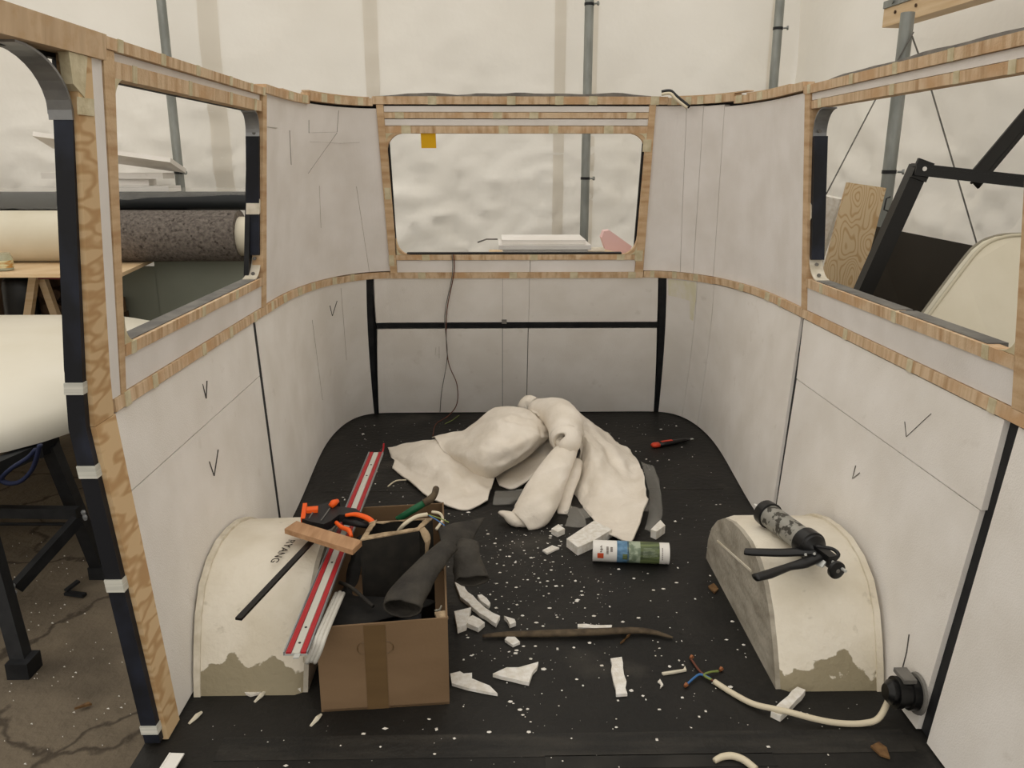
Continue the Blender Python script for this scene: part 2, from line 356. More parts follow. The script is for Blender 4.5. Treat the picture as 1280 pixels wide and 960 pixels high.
nb = len(V); V += [(-30, -30, GZ - .02), (30, -30, GZ - .02), (30, 30, GZ - .02), (-30, 30, GZ - .02)]; F.append((nb, nb + 1, nb + 2, nb + 3))
ground = mk('floor_ground', V, F, M_CONC, None, True); struct(ground)

def pole(x, y, z1, label, clamps, r=.031):
    e = empty('scaffold_pole', (x, y, GZ))
    B().tube([(x, y, GZ), (x, y, z1)], r, 16).build('tube', M_GALV, e, 40)
    for z in clamps:
        B().lathe((x, y, z - .009), (x, y, z + .009), [(0, r + .003), (1, r + .003)], 16).build('band', M_BLACK, e, 40)
        B().lathe((x + r, y - .02, z), (x + r + .03, y - .035, z), [(0, .006), (.6, .006), (.7, .014), (1, .014)], 10).build('bolt', M_GALV, e, 40)
    B().lathe((x, y, GZ), (x, y, GZ + .012), [(0, .09), (1, .09)], 16).build('base_plate', M_GALV, e)
    return tag(e, label, 'pole', 'scaffold poles along the tent wall')
pole(-2.254, 5.98, 4.1, 'galvanised steel tent pole behind the stacked white foam boards', (1.19, 1.86))
pole(.640, 5.98, 4.1, 'galvanised steel tent pole seen through the rear window', (1.15, 2.3))
pole(1.946, 5.98, 4.1, 'galvanised steel tent pole rising behind the rear right corner', (1.68, 2.15))
pole(-3.765, 5.98, 4.1, 'galvanised steel tent pole beyond the black roll and glass jar', (1.17,))
pole(2.04, 4.3, 1.972, 'galvanised steel pole holding up the timber beam', (1.21, 1.7), .033)
# timber beam on the pole with its steel cap
e = empty('timber_beam', (2.1486, 4.7137, 1.9720))
be0 = Vector((2.1575, 4.7333, 1.9750)); dirb = Vector((.12, -1, .012)).normalized(); be0 = be0 - dirb * .05
sd = dirb.cross(Vector((0, 0, 1))).normalized()
B().bar(be0 + Vector((.03, 0, .047)), be0 + Vector((.03, 0, .047)) + dirb * 3.4, .10, .094).build('timber', M_PINE, e)
B().bar(be0 + Vector((.03, -.0, .113)), be0 + Vector((.03, 0, .113)) + dirb * 3.4, .115, .036).build('steel_channel', M_GALV, e)
for k in (.12, .3, .55, 1.0): B().lathe(be0 + dirb * k + Vector((-.022, 0, .06)), be0 + dirb * k + Vector((-.026, 0, .06)), [(0, .009), (1, .009)], 10).build('knot', M_BROWN, e)
B().lathe(be0 + dirb * .1 + Vector((-.028, 0, .115)), be0 + dirb * .1 + Vector((-.036, 0, .115)), [(0, .01), (1, .01)], 8).build('bolt', M_GALV, e)
tag(e, 'pale timber beam with a steel channel on top, carried by a pole', 'beam')
tag(B().tube([(2.0554, 4.2500, 1.8758), (1.9251, 4.3000, 1.5630), (1.7330, 4.3500, 1.0740), (1.4992, 4.4000, 0.5026)], .004, 6).build('guy_rope', M_GREY), 'thin grey guy rope running down to the white foam block', 'rope')
tag(B().tube([(2.0499, 4.2500, 1.8576), (2.1851, 4.2500, 1.5977), (2.4440, 4.1000, 0.8456), (2.5269, 4.0500, 0.5996)], .004, 6).build('guy_rope', M_GREY), 'thin grey guy rope running down behind the dark sheet panel', 'rope')

# ================================================================ caravan floor
n = 120; V = []; S_ = [-.25 + 5.5 * i / n for i in range(n + 1)]
top = [P(s, 0, -.045) for s in S_]
poly = [(p[0], p[1], 0) for p in top]
b = B(); b.prism([(x, y, -.04) for x, y, z in poly], (0, 0, .04)); floor = struct(b.build('floor', M_FLOOR))
# the chassis that carries it
ch = empty('chassis_frame', (.1, 2.2, GZ))
for x in (-.5, .7): B().box((x, 2.2, -.1), (.06, 3.4, .12)).build('chassis_rail', M_BLACK, ch)
for x, y in ((-.5, .7), (-.5, 3.7), (.7, .7), (.7, 3.7)): B().box((x, y, (GZ - .16) / 2), (.08, .08, -.16 - GZ)).build('prop', M_BLACK, ch)
tag(ch, 'black steel chassis propped under the caravan floor', 'chassis')
# floor scuffs: a worn sheet joint across the floor
def scuff(x0, x1, y, wd, m=None): return B().box(((x0 + x1) / 2, y, .0006), (x1 - x0, wd, .0012)).build('floor_strip', m or M_FSCUFF, floor)
M_FSCUFF = mat('floor_scuffed', '1e1d1b', .6, '35322d', (5, 30, 5), .4, .75, bump=.3); M_FSC2 = mat('floor_dust', '1d1c1a', .7, '302e2a', (9, 9, 9), .4, .7)
scuff(-.62, .92, 1.525, .075); scuff(-.7, .9, 2.985, .008); scuff(.1, .6, 1.47, .04, M_FSC2)

# ================================================================ caravan walls
zt = 1.45
def skin(name, parts):
    b = B()
    for c, ns, nz in parts: patch(b, c, -.05, -.034, ns, nz)
    return struct(b.build(name, M_BLACK))
wl = skin('wall_left', [(rect(.285, 1.85, -.02, .86), 30, 4), (rect(.285, .36, .86, 1.47), 1, 3), (rect(.885, 1.3, .86, 1.488), 12, 3), (rect(1.3, 1.85, .86, 1.506), 14, 3), (rect(.36, .885, 1.41, 1.47), 6, 1), (rect(-.2, .285, 1.43, 1.47), 3, 1)])
wb = skin('wall_back', [(rect(1.85, 3.12, -.02, .85), 24, 4), (rect(1.85, 2.02, .85, 1.5), 6, 3), (rect(2.95, 3.12, .85, 1.5), 6, 3), (rect(2.02, 2.95, 1.375, 1.5), 10, 1)])
wr = skin('wall_right', [(rect(3.12, 5.25, -.02, .87), 40, 4), (rect(3.12, 3.6, .87, 1.51), 12, 3), (rect(3.6, 4.125, .87, 1.498), 14, 3), (rect(4.125, 4.715, 1.42, 1.48), 6, 1), (rect(4.715, 5.25, .87, 1.48), 4, 3)])
# -- lower foam, left
BL = .744   # underside of the belt rail
piece('foam_panel', wl, [(.318, 0.005), (.803, .005), (.838, .563), (.330, .563)], -.032, 0, M_FOAM, 10, 8)
piece('foam_panel', wl, [(.330, .566), (.838, .566), (.850, BL - .004), (.332, BL - .004)], -.032, 0, M_FOAM, 10, 3)
piece('foam_panel', wl, [(.818, .005), (1.858, .005), (1.79, BL - .004), (.866, BL - .004)], -.032, 0, M_FOAM, 34, 8)
piece('seam_post', wl, [(.8035, .004), (.8175, .004), (.8655, BL - .005), (.8505, BL - .005)], -.033, -.002, M_BLACK, 2, 4)
piece('corner_post', wl, [(1.862, 0.0), (1.893, 0.0), (1.848, BL), (1.796, BL)], -.033, -.004, M_BLACK, 4, 6)
# -- lower foam, rear
piece('cross_rail', wb, rect(1.89, 3.09, .486, .512), -.033, -.003, M_BLACK, 24, 1)
for s0, s1 in ((1.9, 2.432), (2.434, 2.538), (2.541, 3.082)):
    piece('foam_panel', wb, [(s0, .005), (s1, .005), (s1, .482), (s0 + (.0 if s0 > 2 else -.006), .482)], -.032, 0, M_FOAM, 12, 5)
for s0, s1 in ((1.885, 2.433), (2.434, 2.54), (2.541, 3.083)):
    piece('foam_panel', wb, [(s0, .516), (s1, .516), (s1 + (.008 if s1 > 3 else 0), BL - .004), (s0 - (.03 if s0 < 2 else 0), BL - .004)], -.032, 0, M_FOAM, 12, 3)
piece('corner_post', wb, [(3.087, 0), (3.116, 0), (3.15, BL), (3.098, BL)], -.033, -.004, M_BLACK, 4, 6)
# -- lower foam, right
for a, b_, c_, d_ in ((3.121, 3.397, 3.382, 3.155), (3.400, 3.61, 3.507, 3.385), (3.613, 4.186, 4.113, 3.510)):
    piece('foam_panel', wr, [(a, .005), (b_, .005), (c_, BL - .004), (d_, BL - .004)], -.032, 0, M_FOAM, 20, 8)
piece('foam_panel', wr, [(4.202, .005), (4.715, .005), (4.711, .541), (4.156, .541)], -.032, 0, M_FOAM, 10, 6)
piece('foam_panel', wr, [(4.156, .544), (4.714, .544), (4.708, BL - .004), (4.130, BL - .004)], -.032, .0015, M_FOAM, 10, 3)
piece('foam_panel', wr, [(4.739, .005), (5.2, .005), (5.2, BL - .004), (4.731, BL - .004)], -.032, 0, M_FOAM, 8, 6)
piece('seam_post', wr, [(4.184, .004), (4.204, .004), (4.132, BL - .005), (4.111, BL - .005)], -.033, -.010, M_BLACK, 2, 4)
piece('seam_post', wr, [(4.712, .004), (4.742, .004), (4.734, BL - .005), (4.706, BL - .005)], -.033, -.012, M_BLACK, 2, 4)
# -- upper foam
def up(w, s0, s1, z0, z1, ns=6, t=-.004, m=None, e0=0, e1=0): return piece('foam_panel', w, [(s0, z0), (s1, z0), (s1 + e1, z1), (s0 + e0, z1)], -.032, t, m or M_FOAM2, ns, 5)
up(wl, .930, 1.984, .774, 1.472, 36, e0=-.034, e1=-.022)
up(wr, 2.990, 3.25, .774, 1.483, 12, e0=-.008, e1=-.046); up(wr, 3.253, 3.345, .774, 1.48, 6, e0=-.046, e1=-.006); up(wr, 3.348, 3.49, .774, 1.478, 8, e0=-.006, e1=.016); up(wr, 3.493, 4.114, .774, 1.47, 24, e0=.016, e1=.008)
up(wr, 4.748, 5.2, .774, 1.462, 8, e0=-.01)
# -- belt rail (timber all the way round) and top rail
def rail(parent, s0, s1, z0, z1, t1, name='belt_rail', m=None, ns=8, t0=-.03, dz0=0): return piece(name, parent, [(s0, z0 + dz0), (s1, z0), (s1, z1), (s0, z1 + dz0)], t0, t1, m or M_RAIL, ns)
rail(wl, .332, .92, BL, .772, .006); rail(wl, .922, 1.55, BL - .002, .772, .006, ns=16); rail(wl, 1.552, 1.98, BL - .004, .769, .006, ns=12)
rail(wb, 1.982, 2.47, BL - .005, .767, .006); rail(wb, 2.472, 2.99, BL - .005, .767, .006)
rail(wr, 2.992, 3.5, BL - .003, .772, .006, ns=14); rail(wr, 3.502, 4.12, BL, .773, .006, ns=18); rail(wr, 4.122, 5.2, BL, .772, .006, ns=12)
rail(wl, .33, .885, 1.459, 1.481, .008, 'top_rail'); rail(wl, .886, 1.3, 1.468, 1.494, .008, 'top_rail', ns=12); rail(wl, 1.302, 1.93, 1.482, 1.511, .008, 'top_rail', ns=20)
rail(wb, 1.932, 2.6, 1.489, 1.519, .008, 'top_rail'); rail(wb, 2.602, 3.05, 1.489, 1.519, .008, 'top_rail')
rail(wr, 3.052, 3.6, 1.487, 1.515, .008, 'top_rail', ns=18); rail(wr, 3.602, 4.12, 1.477, 1.503, .008, 'top_rail', ns=14); rail(wr, 4.122, 5.2, 1.464, 1.489, .008, 'top_rail', ns=10)
for s0, s1, z in ((1.0, 1.3, 1.494), (1.3, 1.9, 1.512), (3.1, 3.7, 1.5155), (3.7, 4.05, 1.504)):
    piece('top_strip', wl if s0 < 2 else wr, [(s0, z), (s1, z), (s1, z + .004), (s0, z + .006)], -.026, .004, M_HEAD, 12)
# grey felt strips lying along the top rail
def felt(name, parent, s0, s1, z0, h, seed, t0=-.05, t1=-.012):
    n = 30; V = []
    for i in range(n + 1):
        s = s0 + (s1 - s0) * i / n; e = min(1, 8 * i / n, 8 * (n - i) / n); hh = max(.003, h * e * (.75 + .5 * noise.noise(Vector((s * 9, seed, 0)))))
        V += [P(s, z0, t0), P(s, z0, t1), P(s, z0 + hh, t1 - .004), P(s, z0 + hh * .8, t0)]
    F = [(i * 4 + k, i * 4 + (k + 1) % 4, i * 4 + 4 + (k + 1) % 4, i * 4 + 4 + k) for i in range(n) for k in range(4)] + [(0, 1, 2, 3), (n * 4, n * 4 + 3, n * 4 + 2, n * 4 + 1)]
    return mk(name, V, F, M_GREY, parent)
felt('seal_strip', wb, 1.96, 3.0, 1.5185, .018, 2); felt('seal_strip', wr, 4.12, 5.1, 1.4885, .016, 8); felt('seal_strip', wl, -.1, .3, 1.481, .004, 5)
# -- door opening on the left: header, jamb, bracket
piece('door_header', wl, [(-.2, 1.433), (.324, 1.437), (.325, 1.482), (-.2, 1.482)], -.03, .012, M_HEAD, 8)
piece('jamb_lining', wl, [(.2745, 0.01), (.308, 0.01), (.304, BL), (.2745, BL)], -.038, -.004, M_NAVY, 1, 6)
piece('jamb_lining', wl, [(.2745, BL), (.304, BL), (.288, 1.345), (.2715, 1.345)], -.038, -.004, M_NAVY, 1, 6)
piece('jamb_batten', wl, [(.284, 0.005), (.318, 0.005), (.329, .742), (.2835, .742)], -.03, .006, M_JAMB, 1, 8)
piece('jamb_batten', wl, [(.2835, .743), (.326, .743), (.3, 1.436), (.2725, 1.436)], -.03, .006, M_JAMB, 1, 8)
piece('jamb_foam', wl, [(.328, .773), (.349, .773), (.323, 1.437), (.301, 1.437)], -.03, .003, M_FOAM2, 1, 6)
tapes(wl, [(rect(.270, .3, 1.335, 1.365), .0075)], M_TAPE)
for z, h in ((.815, .024), (.64, .026), (.385, .028), (.035, .02)):
    b = B(); x0 = .2735; patch(b, rect(x0 - .001, x0 + .012, z, z + h), -.039, -.002); b.build('jamb_tape', M_TAPEW, wl)
arcstrip('door_corner_bracket', wl, .274, 1.436, -.09, -.11, .004, -.045, -.003, M_ALU)
gusset('door_corner_plate', wl, .274, 1.436, -.085, -.10, -.05, -.046, M_ALU)
piece('door_corner_tape', wl, [(.262, 1.385), (.283, 1.365), (.290, 1.436), (.256, 1.436)], -.01, .0085, M_TAPE, 2, 2)

# ================================================================ windows
w1 = empty('window_1', P(sL(2.2), .87)); struct(w1)
piece('stile', w1, [(.350, .773), (.3615, .773), (.348, 1.458), (.3245, 1.458)], -.03, .005, M_STILE, 1, 6)
piece('stile', w1, [(.907, .773), (.929, .773), (.896, 1.462), (.873, 1.462)], -.03, .006, M_STILE, 1, 6)
piece('head_rail', w1, rect(.349, .872, 1.410, 1.441), -.03, .004, M_RAIL, 8)
up(w1, .349, .872, 1.443, 1.458, 8)
piece('sill_rail', w1, rect(.362, .906, .851, .877), -.03, .006, M_RAIL, 8)
up(w1, .3615, .907, .774, .850, 8, .0)
piece('sill_seal', w1, rect(.372, .9, .856, .8795), -.05, -.004, M_GREY, 8)
piece('post_lining', w1, [(.893, .955), (.905, .955), (.885, 1.335), (.873, 1.335)], -.046, -.004, M_NAVY, 1, 4)
arcstrip('corner_bracket', w1, .875, 1.410, -.030, -.075, .004, -.046, -.003, M_ALU); arcstrip('corner_bracket', w1, .9055, .878, -.034, .078, .004, -.046, -.003, M_CREAMB)
gusset('corner_fillet', w1, .3615, .877, .028, .06, -.03, .004, M_TAPE); gusset('corner_fillet', w1, .3475, 1.411, .022, -.06, -.03, .004, M_TAPE)
for s, z in ((.876, 1.345), (.895, .944), (.888, .895)): B().lathe(P(s, z, -.02), P(s - .003, z, -.02), [(0, .006), (1, .006)], 8).build('screw', M_GREY, w1)
b = B(); patch(b, [(.884, 1.09), (.893, 1.10), (.893, 1.13), (.884, 1.14)], -.046, -.002); b.build('clip', M_CREAMB, w1)

w2 = empty('window_2', P(2.5, .86)); struct(w2)
piece('stile', w2, [(1.986, .767), (2.019, .767), (2.011, 1.488), (1.963, 1.488)], -.03, .006, M_STILE, 2, 6)
piece('stile', w2, [(2.956, .767), (2.988, .767), (2.981, 1.488), (2.958, 1.488)], -.03, .006, M_STILE, 2, 6)
for z0, z1 in ((1.434, 1.4575), (1.375, 1.404)): piece('head_rail', w2, rect(2.012, 2.958, z0, z1), -.03, .004, M_RAIL, 10)
for z0, z1 in ((1.4595, 1.482), (1.406, 1.431)): up(w2, 2.012, 2.958, z0, z1, 10, .001)
piece('sill_rail', w2, rect(2.019, 2.956, .826, .850), -.03, .004, M_RAIL, 10)
for s0, s1 in ((2.0195, 2.541), (2.543, 2.9555)): up(w2, s0, s1, .768, .824, 8, -.002)
piece('sill_seal', w2, rect(2.06, 2.9, .845, .8585), -.05, -.01, M_BLACK, 8)
for s, z, ds, dz in ((2.0125, 1.375, .065, -.075), (2.0225, .851, .05, .075), (2.9575, 1.375, -.065, -.075), (2.956, .851, -.055, .08)):
    gusset('corner_fillet', w2, s, z, ds, dz, -.03, .002, M_STILE)
    gusset('tape_fillet', w2, s, z, ds * .55, dz * .55, -.03, .0045, M_TAPE)
tag_ = B(); patch(tag_, rect(2.138, 2.192, 1.315, 1.378), -.008, -.005); y_ = tag_.build('yellow_tag', M_YEL); tag(y_, 'yellow paper tag hanging from the rear window head', 'tag')

w3 = empty('window_3', P(sR(2.1), .87)); struct(w3)
piece('stile', w3, [(4.117, .773), (4.138, .773), (4.148, 1.464), (4.125, 1.464)], -.03, .006, M_STILE, 1, 6)
piece('stile', w3, [(4.718, .773), (4.745, .773), (4.735, 1.464), (4.705, 1.464)], -.03, .006, M_STILE, 1, 6)
piece('head_rail', w3, rect(4.149, 4.704, 1.417, 1.441), -.03, .004, M_RAIL, 8)
up(w3, 4.149, 4.704, 1.443, 1.463, 8, 0)
piece('sill_rail', w3, rect(4.139, 4.717, .851, .880), -.03, .006, M_RAIL, 8)
up(w3, 4.139, 4.718, .774, .850, 8, .001)
piece('sill_seal', w3, rect(4.165, 4.45, .855, .8825), -.05, -.004, M_GREY, 6); piece('sill_seal', w3, rect(4.46, 4.66, .855, .8825), -.05, -.004, M_GREY, 6)
piece('post_lining', w3, [(4.139, .945), (4.150, .945), (4.157, 1.335), (4.147, 1.335)], -.046, -.004, M_NAVY, 1, 4)
arcstrip('corner_bracket', w3, 4.149, 1.417, .042, -.085, .004, -.046, -.003, M_ALU); arcstrip('corner_bracket', w3, 4.139, .881, .034, .07, .004, -.046, -.003, M_CREAMB)
gusset('corner_fillet', w3, 4.7175, .881, -.03, .05, -.03, .004, M_TAPE)
b = B(); patch(b, [(4.141, 1.07), (4.148, 1.08), (4.148, 1.12), (4.141, 1.13)], -.046, -.002); b.build('clip', M_CREAMB, w3)
for s, z in ((4.155, 1.35), (4.15, .93), (4.16, .897)): B().lathe(P(s, z, -.02), P(s + .003, z, -.02), [(0, .006), (1, .006)], 8).build('screw', M_GREY, w3)

# -- masking tape across the joints
tl = []
for s in (.352, .46, .57, .70, .80, .868): tl.append((rect(s, s + .012, 1.458, 1.482), .0085))
for s in (.39, .55, .71, .83): tl.append((rect(s, s + .010, 1.409, 1.442), .0045))
for s in (.375, .60, .75): tl.append((rect(s, s + .012, .850, .878), .0065))
for s in (.355, .43, .6, .72, .85, .96, 1.06, 1.2, 1.32, 1.5, 1.65): tl.append((rect(s, s + .013 + .02 * (s > 1), .742, .774), .0065))
for s in (1.06, 1.22, 1.42, 1.55, 1.78): tl.append((rect(s, s + .055, 1.47 + .012 * (s > 1.3), 1.496 + .017 * (s > 1.3)), .0085))
tapes(wl, tl)
tl = []
for s in (2.17, 2.45, 2.62, 2.74, 2.96): tl.append((rect(s, s + .03, 1.487, 1.52), .0085))
for s in (2.05, 2.4, 2.53, 2.88): tl.append((rect(s, s + .032, 1.433, 1.458), .0045))
for s in (2.07, 2.42, 2.6, 2.8): tl.append((rect(s, s + .034, 1.374, 1.405), .0045))
for s in (2.12, 2.54, 2.88): tl.append((rect(s, s + .03, .825, .851), .0045))
for s in (2.1, 2.46, 2.7, 2.93): tl.append((rect(s, s + .03, BL - .006, .768), .0065))
for s, z in ((1.995, .8), (2.0, 1.1), (2.965, .82), (2.96, 1.3)): tl.append((rect(s - .014, s + .016, z, z + .05), .0065))
tapes(wb, tl)
tl = []
for s in (3.08, 3.2, 3.3, 3.45, 3.62, 3.8): tl.append((rect(s, s + .05, 1.486 - .009 * (s > 3.59), 1.516 - .011 * (s > 3.59)), .0085))
for s in (4.14, 4.3, 4.43, 4.56): tl.append((rect(s, s + .012, 1.463, 1.49), .0085))
for s in (4.18, 4.42, 4.57, 4.67): tl.append((rect(s, s + .012, 1.416, 1.442), .0045))
for s in (4.2, 4.45, 4.66): tl.append((rect(s, s + .012, .85, .881), .0065))
for s in (3.03, 3.2, 3.36, 3.7, 3.9, 4.0, 4.3, 4.5, 4.68): tl.append((rect(s, s + .013 + .02 * (s < 4), .743, .774), .0065))
tapes(wr, tl)
M_STAIN = mat('glue_stain', 'e2ddc2', .7, 'e9e4d9', (22, 22, 7), .4, .62)
piece('stain', wr, [(3.165, .655), (3.383, .635), (3.38, .735), (3.165, .735)], -.001, .0008, M_STAIN, 8, 2); piece('stain', wr, [(3.345, .55), (3.375, .54), (3.38, .634), (3.335, .64)], -.001, .0008, M_STAIN, 3, 2)
# -- pencil marks
def V_(parent, a, b_, c_): mark(parent, [a, b_, c_])
V_(wl, (0.5860, 0.6706), (0.5874, 0.6289), (0.6023, 0.6711)); V_(wl, (0.5560, 0.4673), (0.5627, 0.4201), (0.5950, 0.4745)); V_(wl, (1.4674, 0.6469), (1.4794, 0.5937), (1.5364, 0.6602))
V_(wr, (4.5244, 0.6211), (4.5371, 0.5892), (4.5764, 0.6740)); V_(wr, (4.4289, 0.4314), (4.4291, 0.3930), (4.4449, 0.4220))
mark(wb, [(2.1545, 0.3833), (2.1492, 0.3392), (2.1696, 0.3435)], .0016, m=M_PENCILF); mark(wb, [(2.1680, 0.3876), (2.1653, 0.3213)], .0016, m=M_PENCILF)
T2 = -.0028
for pts in ([(1.3185, 1.4119), (1.3185, 1.3653), (1.5875, 1.3753), (1.6086, 1.4584)], [(1.3264, 1.3332), (1.6068, 1.3321), (1.7918, 1.3373)], [(1.5873, 1.3723), (1.3112, 1.2136)], [(1.1155, 1.3669), (1.1403, 1.2469)], [(1.4156, 1.1655), (1.4261, 0.9941)], [(1.7439, 1.1569), (1.8171, 0.7745)], [(0.8944, 1.3666), (0.9856, 1.3690)]):
    mark(wl, pts, .0011, T2, M_PENCILF if pts[0][1] < 1.3 else mat('pencil_mid', '8b857d', .8))
for pts in ([(1.2842, 0.6135), (1.2292, 0.2249)], [(1.5775, 0.7171), (1.5841, 0.3469)]): mark(wl, pts, .0010, m=M_PENCILF)
mark(wr, [(4.6543, 0.1738), (4.6594, 0.1329), (4.6607, 0.0759)], .0015)

# ================================================================ wheel arches
def arch(xi, xo, label, sgn, yo):
    """xi inner x, xo wall x (at floor); yo shifts along y"""
    e = empty('wheel_arch', ((xi + xo) / 2, 2.05 + yo, 0))
    prof = [(1.702, 0), (1.722, .045), (1.752, .10), (1.795, .165), (1.85, .218), (1.92, .25), (2.0, .265), (2.08, .262), (2.16, .25), (2.24, .225), (2.31, .185), (2.37, .13), (2.40, .075), (2.41, 0)]
    def ring(x, k, dz=0):
        return [(x + (sgn * .085 * z * (1 if abs(x - xo) < .1 else 0)), 2.05 + (y - 2.05) * (1 + k) + yo, max(0, z * (1 + k) + dz * (z > 0))) for y, z in prof]
    n = len(prof)
    # curved cover: rings across the width
    xs = [xi + sgn * .012, xi + sgn * .03, xi + (xo - xi) * .5, xo - sgn * .018]
    b = B(); V = []
    for i, x in enumerate(xs): V += ring(x, (-.03, 0, 0, -.0)[i], (0, 0, 0, -.004)[i])
    F = [(i * n + k, i * n + k + 1, (i + 1) * n + k + 1, (i + 1) * n + k) for i in range(3) for k in range(n - 1)]
    b.add(V, F)
    # close underneath
    mk('cover', b.V, b.F, M_ARCHC, e, 50)
    # inner side panel, slightly proud at its seam
    b = B(); b.prism(ring(xi, -.03), (sgn * .014, 0, 0)); b.build('side_panel', M_ARCHS, e)
    V = ring(xo - sgn * .035, .012); b = B(); b.prism([(x + sgn * .012, y, z) for x, y, z in V], (sgn * .016, 0, 0)); b.build('wall_flange', M_CREAMB if sgn < 0 else M_ARCH, e)
    a_ = ring(xi - sgn * .001, -.03); b = B(); b.bar((a_[4][0], a_[4][1] + .1, a_[4][2] - .02), (a_[10][0], a_[10][1] - .02, a_[10][2] - .06), .004, .006); b.build('seam_bead', M_ARCH, e)
    return tag(e, label, 'wheel arch')
# paint with a worn lower border
m = mat('arch_cover', 'e6dfd0', .6, 'd8cfbc', (7, 7, 7), .35, .65, bump=.35, bscale=55, third=('aaa18d', 26, .66, .85)); M_ARCHC = m
nt = m.node_tree; N = nt.nodes; L = nt.links; bs = N['Principled BSDF']; src = bs.inputs['Base Color'].links[0].from_socket
g = N.new('ShaderNodeNewGeometry'); sx = N.new('ShaderNodeSeparateXYZ'); L.new(g.outputs['Position'], sx.inputs[0])
nz_ = N.new('ShaderNodeTexNoise'); nz_.inputs['Scale'].default_value = 13; nz_.inputs['Detail'].default_value = 5; L.new(g.outputs['Position'], nz_.inputs[0])
ma = N.new('ShaderNodeMath'); ma.operation = 'MULTIPLY_ADD'; L.new(nz_.outputs[0], ma.inputs[0]); ma.inputs[1].default_value = -.22; L.new(sx.outputs[2], ma.inputs[2])
mr = N.new('ShaderNodeMapRange'); mr.inputs[1].default_value = -.048; mr.inputs[2].default_value = -.043; L.new(ma.outputs[0], mr.inputs[0])
mx = N.new('ShaderNodeMix'); mx.data_type = 'RGBA'; L.new(mr.outputs[0], mx.inputs[0]); mx.inputs[6].default_value = lin('958b72'); L.new(src, mx.inputs[7]); L.new(mx.outputs[2], bs.inputs['Base Color'])
aR = arch(.683, .952, 'off-white painted wheel arch with a caulking gun on top', 1, 0)
aL = arch(-.468, -.748, 'off-white painted wheel arch behind the cardboard box, with handwriting', -1, .01)
# handwriting on the left arch
fc = bpy.data.curves.new('t', 'FONT'); fc.body = 'RYANG'; fc.size = .036; fc.extrude = .0004; fc.space_character = 1.05
fo = bpy.data.objects.new('t', fc); COL.objects.link(fo); bpy.context.view_layer.update()
me = bpy.data.meshes.new_from_object(fo.evaluated_get(bpy.context.evaluated_depsgraph_get())); bpy.data.objects.remove(fo)
tp = Vector((-0.5445, 2.0169, 0.2620)); hd = (Vector((-0.5627, 1.9015, 0.2580)) - tp).normalized(); up_ = Vector((-hd.y, hd.x, 0)) ; nrm_ = hd.cross(up_)
if nrm_.z < 0: up_ = -up_; nrm_ = -nrm_
Vt = [tp + hd * v.co.x + up_ * (v.co.y - .03) * .8 + nrm_ * (v.co.z + .0028) for v in me.vertices]
mk('handwriting', Vt, [tuple(p.vertices) for p in me.polygons], mat('marker', '3a332b', .7), [c for c in aL.children if c.name.startswith('cover')][0])

# ================================================================ cardboard box and what is in it
fl, fr, rr_, rl = Vector((-.419, 1.647, 0)), Vector((-.118, 1.671, 0)), Vector((-.168, 2.325, 0)), Vector((-.462, 2.30, 0))
e = empty('cardboard_box', (fl + fr + rr_ + rl) / 4); H_ = .228
def wallp(a, b_, h0, h1, m=None, th=.005, name='panel'):
    d = (b_ - a).normalized(); nn = Vector((-d.y, d.x, 0)) * th
    return B().prism([a, b_, b_ + Vector((0, 0, h1)), a + Vector((0, 0, h0))], nn).build(name, m or M_CARD, e)
wallp(fl, fr, H_ - .004, H_ + .004, name='front_panel'); wallp(fr, rr_, H_ + .004, H_ + .01, name='side_panel'); wallp(rr_, rl, H_ + .008, H_ + .004, name='back_panel'); wallp(rl, fl, H_ - .01, H_ - .004, name='side_panel')
B().prism([fl, fr, rr_, rl], (0, 0, .006)).build('base_panel', M_CARD, e)
fd = (fr - fl).normalized(); fn = Vector((fd.y, -fd.x, 0))
c0 = fl + fd * .108; B().prism([c0 + fn * .0003, c0 + fd * .05 + fn * .0003, c0 + fd * .05 + fn * .0003 + Vector((0, 0, .224)), c0 + fn * .0003 + Vector((0, 0, .224))], fn * .0008).build('packing_tape', M_CARDT, e)
for sx_ in (-1, 1):   # handle cut-out outline
    cc = fl + fd * (.133 + sx_ * .026) + Vector((0, 0, .165)) + fn * .0012
    B().tube([cc + fd * sx_ * .014 * math.sin(a) * 1.1 + Vector((0, 0, .0155 * math.cos(a))) for a in [math.pi * k / 8 for k in range(9)]], .0011, 4).build('handle_score', M_CARDT, e)
B().box(fr + Vector((-.016, .02, .226)), (.026, .03, .007), .3).build('torn_corner', M_CARDI, e)
tag(e, 'open brown cardboard box full of tools and rubber hoses', 'box')
